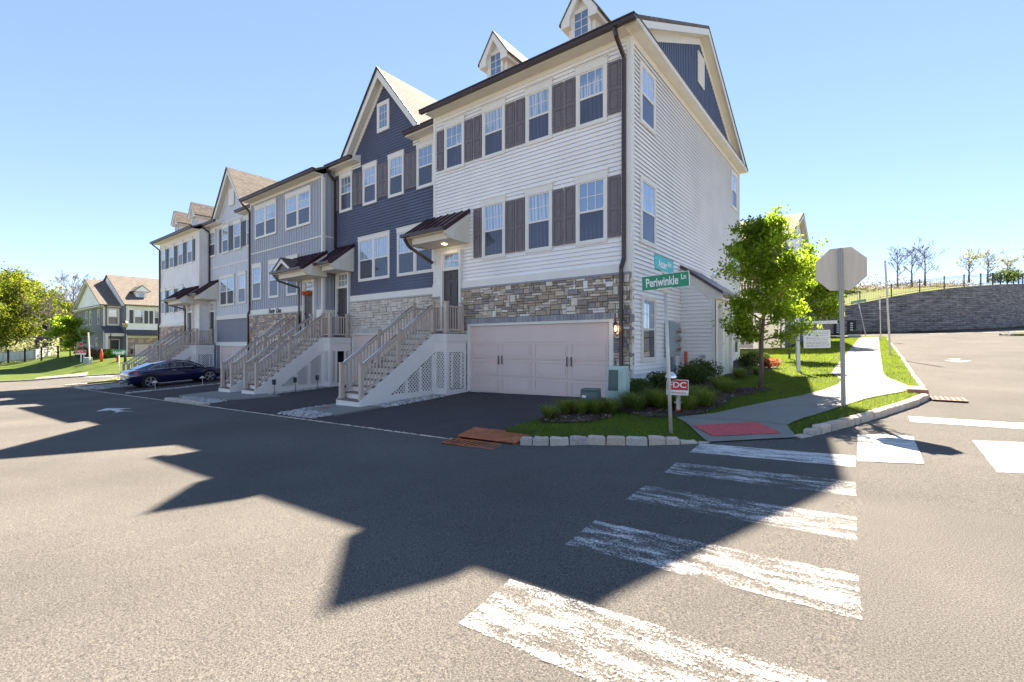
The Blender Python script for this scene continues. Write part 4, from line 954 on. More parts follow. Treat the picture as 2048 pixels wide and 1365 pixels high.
# wreath box
fl = MB()
for i in range(160):
    p = Vector((rnd.uniform(-21.15, -20.3), 11.22+rnd.uniform(-.06, .04), 3.92+rnd.uniform(-.1, .08))); a = Vector((rnd.uniform(-1, 1), rnd.uniform(-1, 1), rnd.uniform(-1, 1))).normalized()*.04; b = a.cross(Vector((.3, .5, .8))).normalized()*.04
    fl.q(p-a, p-b, p+a, p+b)
tag(fl.build('flower_garland', M['flower']), 'orange and peach flower garland hung on the middle front door', 'garland')

# ---------- light gray gabled unit
X0, X1 = -34.3, -26.95; P = PY(12.0); DZ = -.36
H4 = thing('townhouse', ((X0+X1)/2, 17, -.7), 'light gray board and batten townhouse with front gable over gray lap base', 'townhouse', GR)
house_shell(H4, X0, X1, 12.0, 23.7, -1.1, 9.50+DZ, 'lgray', dz=DZ, gabled=True)
gz4 = lambda u: 11.95-abs(u+30.75)*1.2
w = MB(); battens(w, P, X0+.02, X1-.02, 3.3, 6.38); battens(w, P, X0+.02, X1-.02, 6.44, 9.1); battens(w, P, -32.9, -28.6, 9.15, gz4)
w.prism([(-33.0, 11.995, 9.1), (-28.5, 11.995, 9.1), (-30.75, 11.995, 11.95)], [(-33.0, 17, 9.1), (-28.5, 17, 9.1), (-30.75, 17, 11.95)]); w.build('siding', M['lgray'], H4)
front_gable(H4, -30.75, 12.0, 12.2, 2.45, 9.3, 1.22)
eave_piece(H4, X0+.02, -32.2, 12.0, 9.5+DZ); eave_piece(H4, -29.2, X1-.02, 12.0, 9.5+DZ)
MB().pbox(P, X0, X1, .004, .03, 6.38, 6.44).build('band_board', M['cream'], H4); MB().pbox(P, X0, X1, .004, .03, 9.08, 9.15).build('band_board', M['cream'], H4)
MB().pbox(P, -33.15, X1-.01, 0, .06, 3.06, 3.3).build('skirt_board', M['cream'], H4); MB().pbox(P, -33.15, X1-.01, 0, .07, 1.45, 1.66).build('skirt_board', M['cream'], H4)
w = MB(); laps(w, P, lambda z: (-33.15, X1-.01), 1.66, 3.06, .13); laps(w, P, lambda z: (-33.15, -32.5), -.6, 1.45, .13); w.build('lower_siding', M['gray_dark'], H4)
garage(H4, P, -32.3, -27.6, -.6, 1.4, handles=False)
for xc in (-33.82, -31.8, -30.06, -28.3): window(H4, P, xc-.5, xc+.5, 7.17, 8.95, head=.2)
for xc in (-31.8, -30.06, -28.3):
    shutter(H4, P, xc-.87, xc-.53, 7.3, 8.75, 'shutter_dark'); shutter(H4, P, xc+.53, xc+.87, 7.3, 8.75, 'shutter_dark')
window(H4, P, -32.63, -30.5, 3.9, 5.82, head=.2, units=2); window(H4, P, -29.95, -28.9, 3.92, 5.82, head=.2); window(H4, P, -28.5, -27.45, 3.92, 5.82, head=.2)
MB().pbox(P, -31.22, -30.5, .03, .07, 9.98, 11.0).build('gable_vent', M['cream'], H4)
door(H4, P, -34.1, -33.3, 1.58, 3.6, transom=.55)
downspout(H4, [(-34.2, 11.5, 9.1), (-34.2, 11.92, 8.8), (-34.2, 11.92, 5.4)])

# ---------- far white end unit
X0, X1 = -42.0, -34.3; P = PY(yf); DZ = -.62
H5 = thing('townhouse', ((X0+X1)/2, 17, -1), 'white sided townhouse at the far left end of the row with two dormers', 'townhouse', GR)
house_shell(H5, X0, X1, yf, 23.7, -1.6, 9.56+DZ, 'white', dz=DZ, ov0=.34)
PSG = PX(X1)
w = MB(); laps(w, P, lambda z: (X0+.1, X1-.1), 3.05, 8.8, .125); laps(w, PSG, lambda z: (yf+.1, 12.0), 1.8, 8.8, .125)
w.build('siding', M['white'], H5)
MB().pbox(P, X0, X0+.1, 0, .036, 3.05, 8.8).build('corner_board', M['cream'], H5); MB().pbox(P, X1-.1, X1+.03, 0, .036, 1.6, 8.8).build('corner_board', M['cream'], H5); MB().pbox(PSG, yf, yf+.1, 0, .036, 1.6, 8.8).build('corner_board', M['cream'], H5); MB().pbox(P, X0, X1, 0, .034, 8.8, 8.94).build('corner_board', M['cream'], H5); MB().pbox(P, X0, -36.5, 0, .06, 2.82, 3.05).build('corner_board', M['cream'], H5)
s = MB(); ashlar(s, P, X0, -36.3, -1.2, 2.78, [(-41.5, -37.2, -3, 1.3)], seed=31, cell=.11); s.build('stone_veneer', M['stonebrown'], H5)
for xc in (-41.2, -39.42, -37.65, -35.9): window(H5, P, xc-.48, xc+.48, 6.88, 8.62, head=.2)
for xc in (-41.2, -39.42, -37.65, -35.9):
    for a in ((-.86, -.5), (.5, .86)): shutter(H5, P, xc+a[0], xc+a[1], 7.0, 8.4, 'shutter_dark')
for xc in (-41.2, -39.42, -37.65): window(H5, P, xc-.48, xc+.48, 3.68, 5.6, head=.2)
for xc in (-41.2, -39.42, -37.65):
    for a in ((-.86, -.5), (.5, .86)): shutter(H5, P, xc+a[0], xc+a[1], 3.8, 5.38, 'shutter_dark')
door(H5, P, -36.1, -35.3, 1.58, 3.6, transom=.55)
gutter(H5, [(X0-.34, 10.89, 9.62+DZ), (X1+.14, 10.89, 9.62+DZ)])
downspout(H5, [(-42.1, 10.9, 8.9), (-42.0, 11.05, 8.75), (-41.92, 11.32, 8.5), (-41.92, 11.32, 3.1), (-41.92, 11.24, 2.9), (-41.92, 11.24, -.9)])
standing_canopy(H5, -37.05, -34.4, 10.2, yf, 4.42, 5.3); standing_canopy(H4, -34.28, -32.98, 10.8, 12.0, 4.66, 5.62, sideL=True)
downspout(H5, [(-37.0, 10.25, 4.35), (-36.85, 10.5, 4.1), (-36.45, 11.25, 3.85), (-36.45, 11.24, 1.6)])
dormer(H5, -40.3, DZ); dormer(H5, -36.9, DZ)

# ------------------------------------------------------------------ staircases
def clip(poly, a, b, c):   # keep a*x+b*y<=c
    out = []
    for i in range(len(poly)):
        p, q = poly[i], poly[(i+1) % len(poly)]; dp = a*p[0]+b*p[1]-c; dq = a*q[0]+b*q[1]-c
        if dp <= 0: out.append(p)
        if dp*dq < 0: t = dp/(dp-dq); out.append((p[0]+(q[0]-p[0])*t, p[1]+(q[1]-p[1])*t))
    return out
def lattice(mb, P, poly, pitch=.118, w=.045, d0=-.02, d1=-.005):
    """diagonal slats clipped to a convex polygon given in (u, z)"""
    for sg, da in ((1, 0), (-1, -.012)):
        vals = [sg*p[0]+p[1] for p in poly]; k = math.floor(min(vals)/pitch)
        while k*pitch < max(vals):
            q = clip(clip(poly, sg, 1, k*pitch+w*1.0), -sg, -1, -k*pitch)
            if len(q) > 2: mb.prism([P(u, d0+da, z) for u, z in q], [P(u, d1+da, z) for u, z in q])
            k += 1
def railing(par, a, b, h=.92, bal=.115, hand=True, posts=False):
    """rail panel between two base points a,b (deck level)"""
    a = Vector(a); b = Vector(b); up = Vector((0, 0, 1)); r = MB()
    r.bar(a+up*.1, b+up*.1, .05, .06); r.bar(a+up*(h-.05), b+up*(h-.05), .055, .05)
    L = math.hypot(b.x-a.x, b.y-a.y); n = max(1, int(L/bal))
    for i in range(1, n):
        p = a.lerp(b, i/n); r.bar(p+up*.12, p+up*(h-.06), .034, .034, up=(0, 1, 0))
    o = r.build('railing', M['rail'], par)
    if hand:
        MB().tube([a+up*(h+.0)+Vector((.0, 0, .035)), b+up*(h+.035)], .024, 8).build('handrail', M['alu'], o, smooth=True)
    return o
def post(par, x, y, z, h=1.12, w=.115):
    p = MB(); p.box(x-w/2, x+w/2, y-w/2, y+w/2, z, z+h); p.box(x-w/2-.018, x+w/2+.018, y-w/2-.018, y+w/2+.018, z+h, z+h+.025)
    p.box(x-w/2-.012, x+w/2+.012, y-w/2-.012, y+w/2+.012, z, z+.05)
    return p.build('post', M['rail'], par)
def flight(par, x0, x1, yb, yt, zl, skirt_solid_left=True):
    zb = T((x0+x1)/2, yb)+.05; n = max(8, round((zl-zb)/.18)); rise = (zl-zb)/n; run = (yt-yb)/(n-1)
    for i in range(n):
        y0 = yb+i*run; z0 = zb+i*rise; last = i == n-1
        if not last:
            st = MB().box(x0+.03, x1-.03, y0, y0+.03, z0-.001 if i else zb-.1, z0+rise-.03).build('step', M['skirt'], par)
            MB().box(x0+.03, x1-.03, y0-.03, y0+run+.03, z0+rise-.03, z0+rise).build('tread', M['tread'], st)
        else:
            MB().box(x0+.03, x1-.03, y0, y0+.03, z0, z0+rise-.03).build('step', M['skirt'], par)
    sl = rise/run
    def top(y): return zb+rise+(y-yb)*sl-.02
    band = .62
    for X, sgn in ((x1, 1), (x0, -1)):
        Pp = (lambda u, d, z: (x1+d, u, z)) if sgn == 1 else (lambda u, d, z: (x0-d, u, z))
        s = MB(); gb = T(X, yb)+.0
        ga = lambda y: T(X, y)+.03
        yl = yb+ (band+.12-rise)/sl+.1
        pts = [(yb-.02, ga(yb)), (yb-.02, top(yb)), (yt, top(yt)), (yt, top(yt)-band), (yl, ga(yl)+.12), (yl, ga(yl))]
        s.prism([Pp(u, -.03, z) for u, z in pts], [Pp(u, .0, z) for u, z in pts])
        s.pbox(Pp, yl, yt, -.03, -.002, ga(yl)-.1, ga(yt)+.13)
        lat = MB(); shade = MB(); m_ = 3; ys = [yl+.25+(yt-yl-.25)*k/m_ for k in range(m_+1)]
        for k in range(m_):
            a, b = ys[k]+.0, ys[k+1]-.10
            poly = [(a, ga(a)+.12), (b, ga(b)+.12), (b, top(b)-band-.03), (a, top(a)-band-.03)]
            if poly[3][1]-poly[0][1] < .02: a2 = a+.15; poly = [(a2, ga(a2)+.12), (b, ga(b)+.12), (b, top(b)-band-.03), (a2, max(ga(a2)+.14, top(a2)-band-.03))]
            lattice(lat, Pp, poly)
            if sgn == 1: shade.prism([Pp(u, -.16, z) for u, z in poly], [Pp(u, -.15, z) for u, z in poly])  # added dark sheet stands in for the shade under the flight
            s.pbox(Pp, b-.0, b+.10, -.03, -.003, ga(b), top(b)-band+.02)
        sk = s.build('skirt', M['skirt'], par)
        lat.build('lattice', M['skirt'], sk)
        if sgn == 1: shade.build('shade_sheet', M['dark'], sk)
    ym = (yb+yt)/2
    for X in (x0+.09, x1-.09):
        zA = zb+rise; ya = yb+.1
        post(par, X, ya, zb+rise, 1.02); post(par, X, ym, zb+rise+(ym-yb)*sl-.05, 1.1); post(par, X, yt+.03, zl, 1.0)
        f_ = lambda y: zb+rise+(y-yb)*sl
        railing(par, (X, ya+.06, f_(ya+.06)-.02), (X, ym-.06, f_(ym-.06)-.02), .92); railing(par, (X, ym+.06, f_(ym+.06)-.02), (X, yt-.03, f_(yt-.03)-.02), .92)
def landing(par, x0, x1, y0, y1, zl, front_from, step_x=None, hatch=False):
    """deck from x0..x1; skirt below; railing on the right side and on the free stretch of the front"""
    d = MB(); d.box(x0, x1, y0, y1, zl-.03, zl)
    if step_x: d.box(step_x+.02, x1, y1+.001, y1+.6, zl-.03, zl)
    d.build('deck', M['tread'], par)
    yb = y1+(.6 if step_x else 0)
    s = MB(); s.box(x0, x1+.02, y0-.02, y0+.02, zl-.28, zl-.03); s.box(x1-.02, x1+.03, y0+.02, yb, zl-.28, zl-.03); s.build('fascia', M['cream'], par)
    g = T(x1, y0)+.03
    k = MB(); lat = MB(); PR = lambda u, d, z: (x1+d, u, z); PF = lambda u, d, z: (u, y0-d, z)
    k.pbox(PR, y0, y0+.12, -.03, 0, g-.1, zl-.28); k.pbox(PR, yb-.1, yb, -.03, 0, g-.1, zl-.28); k.pbox(PR, y0+.12, yb-.1, -.03, -.002, g-.1, g+.14); k.pbox(PR, y0+.12, yb-.1, -.03, -.002, zl-.62, zl-.28)
    m0, m1 = y0+.12, yb-.1; q = (m1-m0)
    if hatch:
        k.pbox(PR, m0+q*.2, m0+q*.3, -.03, .01, g+.14, zl-.62); k.pbox(PR, m0+q*.72, m0+q*.82, -.03, .01, g+.14, zl-.62)
        lt2 = MB(); lattice(lt2, PR, [(m0, g+.14), (m0+q*.2, g+.14), (m0+q*.2, zl-.62), (m0, zl-.62)]); lt2.build('lattice', M['skirt'], par); lattice(lat, PR, [(m0+q*.82, g+.14), (m1, g+.14), (m1, zl-.62), (m0+q*.82, zl-.62)])
    else:
        k.pbox(PR, m0+q*.16, m0+q*.24, -.02, .012, g+.2, zl-.66); k.pbox(PR, m0+q*.76, m0+q*.84, -.02, .012, g+.2, zl-.66)
        lattice(lat, PR, [(m0, g+.14), (m1, g+.14), (m1, zl-.62), (m0, zl-.62)])
    a, b = front_from, x1-.03
    if b-a > .1:
        k.pbox(PF, a, a+.08, -.03, 0, g-.1, zl-.28); k.pbox(PF, b-.06, b, -.03, 0, g-.1, zl-.28); k.pbox(PF, a+.08, b-.06, -.03, -.002, g-.1, g+.2); k.pbox(PF, a+.08, b-.06, -.03, -.002, zl-.6, zl-.28)
        lattice(lat, PF, [(a+.08, g+.2), (b-.06, g+.2), (b-.06, zl-.6), (a+.08, zl-.6)])
    k.pbox(lambda u, d, z: (x0-d, u, z), y0, y1, -.03, 0, g-.1, zl-.28)
    ko = k.build('skirt', M['skirt'], par); lat.build('lattice', M['skirt'], ko)
    MB().box(x1-.2, x1-.19, y0+.1, yb-.1, g-.1, zl-.35).box(a, x1-.2, y0+.16, y0+.17, g-.1, zl-.35).build('shade_sheet', M['dark'], ko)  # dark sheets added to give the shade below the deck
    post(par, x1-.06, y0+.06, zl, .98); post(par, x1-.06, yb-.15, zl, .98, .1)
    railing(par, (x1-.06, y0+.12, zl), (x1-.06, yb-.2, zl), .9, hand=False)
    if b-a > .2: railing(par, (a-.1, y0+.06, zl), (x1-.12, y0+.06, zl), .9, hand=False)
    railing(par, (x0+.05, y0+.1, zl), (x0+.05, y1-.2, zl), .9, hand=False)
GS = 'wooden stair flights up to the front doors'
t_ = thing('staircase', (-11.7, 9.4, T(-11.7, 8)), 'nearest taupe railed staircase with lattice skirt, leading to the white end house door', 'staircase', GS)
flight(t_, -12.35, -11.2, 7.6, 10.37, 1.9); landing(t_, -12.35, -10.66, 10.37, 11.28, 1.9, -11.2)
t_ = thing('staircase', (-20.2, 9.4, T(-20.2, 8)), 'pair of taupe stair flights sharing a landing below the little gabled canopy', 'staircase', GS)
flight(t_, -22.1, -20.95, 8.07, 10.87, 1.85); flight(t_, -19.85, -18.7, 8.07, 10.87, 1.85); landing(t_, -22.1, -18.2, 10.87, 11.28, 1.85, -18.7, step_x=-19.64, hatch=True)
t_ = thing('staircase', (-35.5, 9.4, T(-35.5, 8)), 'farthest pair of taupe stair flights, behind the dark blue parked car', 'staircase', GS)
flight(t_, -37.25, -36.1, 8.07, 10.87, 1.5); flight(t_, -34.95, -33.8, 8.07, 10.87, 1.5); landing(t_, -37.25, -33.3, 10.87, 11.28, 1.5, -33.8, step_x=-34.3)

# ------------------------------------------------------------------ river rock strips
def rock(mb, x, y, z, r):
    n0 = len(mb.v); sx, sy, sz = r*rnd.uniform(.8, 1.4), r*rnd.uniform(.7, 1.1), r*rnd.uniform(.45, .75); a = rnd.uniform(0, 3.14); ca, sa = math.cos(a), math.sin(a)
    for (lz, k) in ((-.5, .7), (.1, 1), (.7, .72)):
        for i in range(6):
            t = i*math.pi/3+rnd.uniform(-.2, .2); q = k*rnd.uniform(.88, 1.1); lx, ly = sx*q*math.cos(t), sy*q*math.sin(t)
            mb.v.append((x+lx*ca-ly*sa, y+lx*sa+ly*ca, z+lz*sz))
    mb.v.append((x, y, z+sz*.95))
    for l in (0, 1):
        for k in range(6): mb.f.append((n0+l*6+k, n0+l*6+(k+1) % 6, n0+l*6+6+(k+1) % 6, n0+l*6+6+k)); mb.m.append(0)
    for k in range(6): mb.f.append((n0+12+k, n0+12+(k+1) % 6, n0+18)); mb.m.append(0)
def rocks(label, rects, dens=150):
    mb = MB()
    for (x0, x1, y0, y1) in rects:
        for _ in range(int((x1-x0)*(y1-y0)*dens)+4):
            x = rnd.uniform(x0, x1); y = rnd.uniform(y0, y1); r = rnd.uniform(.03, .075); rock(mb, x, y, T(x, y)+r*.3, r)
    return tag(mb.build('river_rocks', M['rocks'], smooth=True), label, 'rocks', kind='stuff')
rocks('rounded pale rocks around the foot of the nearest staircase', [(-12.85, -10.95, 6.1, 6.72), (-12.85, -12.5, 6.7, 7.6), (-11.12, -10.55, 7.95, 10.3)], 230)
rocks('rounded pale rocks around the middle pair of stairs', [(-21.8, -17.9, 6.18, 6.82), (-18.6, -18.1, 8.35, 10.85)], 170)
rocks('narrow strip of pale rocks between the two far driveways', [(-27.9, -27.45, 6.2, 11.2)], 200)
rocks('pale rocks in front of the farthest stairs', [(-37.6, -33.3, 6.2, 6.8)], 110)
# ------------------------------------------------------------------ stakes and path lights
for i, (x, y, lab) in enumerate([(-18.15, 8.55, 'black solar stake light nearest the foot of the middle stairs'), (-18.1, 9.35, 'black solar stake light between two others beside the lattice'), (-17.95, 10.2, 'black solar stake light farthest back beside the lattice')]):
    z = T(x, y); t_ = thing('solar_light', (x, y, z), lab, 'garden light', 'solar lights by the middle stairs')
    MB().tube([(x, y, z), (x-.05, y, z+.42)], .012, 6).build('stake', M['black'], t_); MB().box(x-.11, x+.01, y-.05, y+.05, z+.38, z+.58).build('head', M['black'], t_, bevel=.01)
    MB().box(x+.01, x+.02, y-.035, y+.035, z+.42, z+.54).build('panel', M['pane_plain'], t_)
for x, y, lab in [(-27.5, 7.25, 'mushroom path light on the rock strip by the rear wheel of the car'), (-27.75, 9.35, 'mushroom path light on the rock strip by the middle of the car')]:
    z = T(x, y); t_ = thing('path_light', (x, y, z), lab, 'garden light', 'path lights on the rock strip')
    MB().tube([(x, y, z), (x, y, z+.42)], .012, 6).build('stem', M['steel'], t_); MB().lathe((x, y, z+.4), [(.13, 0), (.1, .04), (.03, .09), (.01, .11)], 12).build('cap', M['steel'], t_)

# ------------------------------------------------------------------ car
def car():
    y0 = 9.3; x = -31.62; z = T(x, y0)+.006
    t = thing('parked_car', (x, y0, z), 'dark navy blue two door coupe parked nose in before the far garage', 'car', rz=R_(3), world=False)
    t.rotation_euler[0] = math.atan(.048)
    B = [(-2.35, .50, .70, .62), (-2.31, .30, .92, .78), (-2.1, .22, 1.02, .86), (-1.6, .2, 1.02, .9), (-1.0, .2, .99, .905), (0, .2, .95, .9), (.7, .2, .94, .9), (1.15, .2, .95, .9), (1.6, .2, .90, .89), (2.0, .22, .83, .84), (2.25, .28, .74, .72), (2.36, .38, .62, .55)]
    m = MB(); n0 = 0; ring = 12
    for (y, zb, zt, hw) in B:
        zm = zb+(zt-zb)*.55
        half = [(hw*.55, zb), (hw*.94, zb+.05), (hw, zm-.05), (hw*.99, zm+.1), (hw*.93, zt-.05), (hw*.75, zt+.005)]
        pts = half+[(-a, b) for a, b in half[::-1]]
        for a, b in pts: m.v.append((a, y, b))
    for i in range(len(B)-1):
        for k in range(ring):
            a0 = i*ring+k; a1 = i*ring+(k+1) % ring; m.f.append((a0, a1, a1+ring, a0+ring)); m.m.append(0)
    m.f.append(tuple(range(ring))[::-1]); m.m.append(0); m.f.append(tuple((len(B)-1)*ring+k for k in range(ring))); m.m.append(0)
    body = m.build('body', M['carpaint'], t, smooth=True, fixn=True); sd = body.modifiers.new('s', 'SUBSURF'); sd.levels = 1; sd.render_levels = 2
    G = [(-2.02, .99, .6, .70), (-1.65, 1.13, .6, .76), (-1.2, 1.27, .62, .79), (-.6, 1.38, .62, .8), (0, 1.41, .62, .8), (.4, 1.36, .62, .8), (.8, 1.2, .64, .8), (1.2, .96, .68, .79)]
    m = MB()
    for (y, zr, ht, hb) in G:
        bz = .93; half = [(hb+.05, bz-.03), (hb, bz), (ht+(hb-ht)*.3, bz+(zr-bz)*.75), (ht*.86, zr-.02), (ht*.45, zr)]
        for a, b in half+[(-a, b) for a, b in half[::-1]]: m.v.append((a, y, b))
    for i in range(len(G)-1):
        for k in range(9): a0 = i*10+k; m.f.append((a0, a0+1, a0+11, a0+10)); m.m.append(0)
    m.build('roof', M['carpaint'], t, smooth=True, fixn=True)
    # side glass following the tumblehome, chrome surround
    up = [(-1.5, 1.0), (-1.3, 1.12), (-1.0, 1.2), (-.6, 1.275), (-.1, 1.31), (.3, 1.27), (.65, 1.17), (.95, 1.0)]; lo = 0.985
    for sx in (1, -1):
        g = MB(); c = []
        def xx(y, z, o=.0):
            zr = 1.41 if abs(y) < .3 else 1.41-.05; f = (z-.93)/.45; return sx*(.825-.15*f+o)
        for (a, b), (a2, b2) in zip(up, up[1:]): g.q((xx(a, lo), a, lo), (xx(a2, lo), a2, lo), (xx(a2, b2), a2, b2), (xx(a, b), a, b))
        g.build('side_window', M['carglass'], t)
        pts = [(xx(a, b, .004), a, b) for a, b in up]
        ch = MB(); ch.tube(pts+[(xx(.95, lo, .004), .95, lo-.005)], .013, 5); ch.tube([(xx(-1.5, lo, .004), -1.5, lo), (xx(.95, lo, .004), .95, lo)], .012, 5); ch.build('window_trim', M['chrome'], t)
        pl = MB(); pl.bar((xx(-.55, 1.0, .003), -.55, .99), (xx(-.5, 1.27, .003), -.45, 1.28), .05, .03, up=(1, 0, 0)); pl.build('pillar', M['black'], t)
        MB().box(min(sx*.9, sx*.93), max(sx*.9, sx*.93), -.45, -.25, .85, .88).build('door_handle', M['chrome'], t)
        mr = MB(); mr.box(min(sx*.84, sx*1.02), max(sx*.84, sx*1.02), .62, .78, .98, 1.09); mr.build('mirror', M['carpaint'], t, bevel=.03)
        MB().hexa([(sx*.62, -2.33, .78), (sx*.90, -2.02, .78), (sx*.905, -1.98, .78), (sx*.6, -2.2, .78), (sx*.66, -2.3, .90), (sx*.885, -2.02, .90), (sx*.89, -1.98, .9), (sx*.6, -2.2, .9)]).build('tail_light', M['tail'], t)
        MB().hexa([(sx*.55, 2.2, .62), (sx*.82, 1.85, .66), (sx*.8, 1.8, .66), (sx*.5, 2.1, .62), (sx*.55, 2.2, .72), (sx*.8, 1.85, .78), (sx*.78, 1.8, .78), (sx*.5, 2.1, .72)]).build('headlight', M['tail'] if False else M['chrome'], t)
        for wy in (-1.45, 1.43):
            w = MB(); w.tube([(sx*.70, wy, .34), (sx*.905, wy, .34), (sx*.915, wy, .34)], [.335, .335, .31], 24); wo = w.build('wheel', M['rubber'], t)
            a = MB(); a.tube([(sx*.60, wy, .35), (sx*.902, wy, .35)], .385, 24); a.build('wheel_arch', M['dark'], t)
            rm = MB()
            for k in range(5):
                an = k*2*math.pi/5+.3
                for off in (-.13, .13): rm.bar((sx*.925, wy+.04*math.cos(an+off*3), .34+.04*math.sin(an+off*3)), (sx*.925, wy+.235*math.cos(an+off), .34+.235*math.sin(an+off)), .03, .028, up=(1, 0, 0))
            for k in range(24):
                a0 = k*math.pi/12; a1 = a0+math.pi/12; rm.bar((sx*.922, wy+.24*math.cos(a0), .34+.24*math.sin(a0)), (sx*.922, wy+.24*math.cos(a1), .34+.24*math.sin(a1)), .025, .03, up=(1, 0, 0))
            rm.tube([(sx*.9, wy, .34), (sx*.935, wy, .34)], .045, 10); rm.build('rim', M['alu'], wo)
    ws = MB(); ws.q((-.64, .5, 1.325), (.64, .5, 1.325), (.70, 1.14, 1.015), (-.70, 1.14, 1.015)); ws.build('windscreen', M['carglass'], t)
    rw = MB(); rw.q((-.5, -1.93, 1.035), (.5, -1.93, 1.035), (.56, -1.15, 1.30), (-.56, -1.15, 1.30)); rw.build('rear_window', M['carglass'], t)
    MB().box(-.7, .7, -2.37, -2.28, .24, .34).build('rear_diffuser', M['black'], t)
    for sx in (-1, 1): MB().box(sx*.5-.12, sx*.5+.12, -2.4, -2.3, .27, .33).build('exhaust_tip', M['chrome'], t)
    MB().box(-.26, .26, -2.375, -2.34, .5, .62).build('number_plate', M['signwhite'], t)
car()

# ------------------------------------------------------------------ signs and posts
def octagon(r): return [(r*math.cos(math.pi/8+i*math.pi/4)/math.cos(math.pi/8), r*math.sin(math.pi/8+i*math.pi/4)/math.cos(math.pi/8)) for i in range(8)]
x, y = -.46, 11.0; z = T(x, y)+.1
t_ = thing('stop_sign', (x, y, z), 'back of an eight sided traffic sign on a perforated steel post by the kerb', 'traffic sign', world=True)
zc = 3.0; o8 = octagon(.41)
MB().prism([(x-.03+a, y+.045, zc+b) for a, b in o8], [(x-.03+a, y+.05, zc+b) for a, b in o8]).build('sign_panel', M['signback'], t_)
MB().prism([(x-.03+a*.995, y+.052, zc+b*.995) for a, b in o8], [(x-.03+a*.995, y+.0545, zc+b*.995) for a, b in o8]).build('sign_face', M['red'], t_)
pm, pt, pb = nt('perforated_steel'); pb.inputs['Metallic'].default_value = .6; pb.inputs['Roughness'].default_value = .5; pb.inputs['Base Color'].default_value = (.38, .36, .32, 1)
p = MB(); zt = 3.4; b_ = (x+.02, y, z-.1); tp_ = (x-.03, y, zt); p.bar(b_, tp_, .05, .05, up=(0, 1, 0)); p.bar((x+.02+.032, y+.012, z-.1), (x-.03+.032, y+.012, zt), .012, .03, up=(0, 1, 0)); p.bar((x+.02-.032, y+.012, z-.1), (x-.03-.032, y+.012, zt), .012, .03, up=(0, 1, 0))
po = p.build('post', pm, t_)
hl = MB(); n = 120
for i in range(n):
    f = (i+.5)/n; c = Vector(b_).lerp(Vector(tp_), f)
    if c.z < z+.05: continue
    hl.prism([(c.x+.0055*math.cos(a), y-.027, c.z+.0065*math.sin(a)) for a in (0, 1.26, 2.51, 3.77, 5.03)], [(c.x+.0055*math.cos(a), y-.024, c.z+.0065*math.sin(a)) for a in (0, 1.26, 2.51, 3.77, 5.03)])
hl.build('punched_holes', M['dark'], po)
# street name sign
def name_sign(x, y, h, label, word1, word2, w1, w2, sc=1.0, lean=.04, rz=0, twod=True, group=None, bh=.23):
    z = T(x, y)+.08
    t = thing('street_sign', (x, y, z), label, 'street sign', group, rz=rz, world=False); t.rotation_euler[1] = -lean
    MB().tube([(0, 0, -.1), (0, 0, h)], .03*sc, 12).build('pole', M['steel'], t, smooth=True)
    MB().box(-.12, .12, -.02, .02, h, h+.035).lathe((0, 0, h-.05), [(.035*sc, 0), (.045*sc, .05)], 10).build('bracket', M['steel'], t)
    bl = MB().box(-w1/2, w1/2, -.008, .008, h+.03, h+.03+bh); b1 = bl.build('name_blade', M['green'], t)
    MB().box(-w1/2-.004, w1/2+.004, -.01, .01, h+.03+bh, h+.03+bh+.008).box(-w1/2-.006, -w1/2, -.009, .009, h+.03, h+.03+bh).box(w1/2, w1/2+.006, -.009, .009, h+.03, h+.03+bh).build('blade_edge', M['signwhite'], b1)
    text_mesh('lettering', word1[0], .205*bh/.23, M['signwhite'], b1, (-w1*.42, -.010, h+.03+bh*.47), (R_(90), 0, 0), .001, w1/.76*.62, align='LEFT', bold=.0035)
    text_mesh('lettering', word1[1], .12*bh/.23, M['signwhite'], b1, (w1*.45, -.010, h+.03+bh*.66), (R_(90), 0, 0), .001, w1/.76*.7, align='RIGHT', bold=.002)
    if twod:
        q = h+.03+bh+.04
        MB().box(-.015, .015, -.12, .12, q-.035, q).build('cross_bracket', M['steel'], t)
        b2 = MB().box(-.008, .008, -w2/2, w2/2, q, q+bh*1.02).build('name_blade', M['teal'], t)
        MB().box(-.01, .01, -w2/2, w2/2, q+bh*1.02, q+bh*1.02+.008).build('blade_edge', M['green'], b2)
        text_mesh('lettering', word2[0], .19*bh/.23, M['signwhite'], b2, (.010, -w2*.34, q+bh*.45), (R_(90), 0, R_(90)), .001, .9, align='LEFT', bold=.0025)
        text_mesh('lettering', word2[1], .12*bh/.23, M['signwhite'], b2, (.010, w2*.36, q+bh*.62), (R_(90), 0, R_(90)), .001, .8, align='RIGHT', bold=.002)
    return t
name_sign(-2.62, 7.65, 2.36, 'green street name sign, upper blade coloured as sunlit, on a leaning pole at the near corner', ('Periwinkle', 'Ln'), ('Aster', 'Blvd'), .78, .86)
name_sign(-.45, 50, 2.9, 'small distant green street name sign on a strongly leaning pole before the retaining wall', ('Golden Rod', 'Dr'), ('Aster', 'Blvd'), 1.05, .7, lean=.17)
name_sign(-46.0, 9.8, 1.75, 'green street name sign rising behind the farthest stairs', ('Hyssop', 'Wy'), ('Periwinkle', 'Ln'), .85, .9, lean=-.02, rz=R_(78), bh=.36)
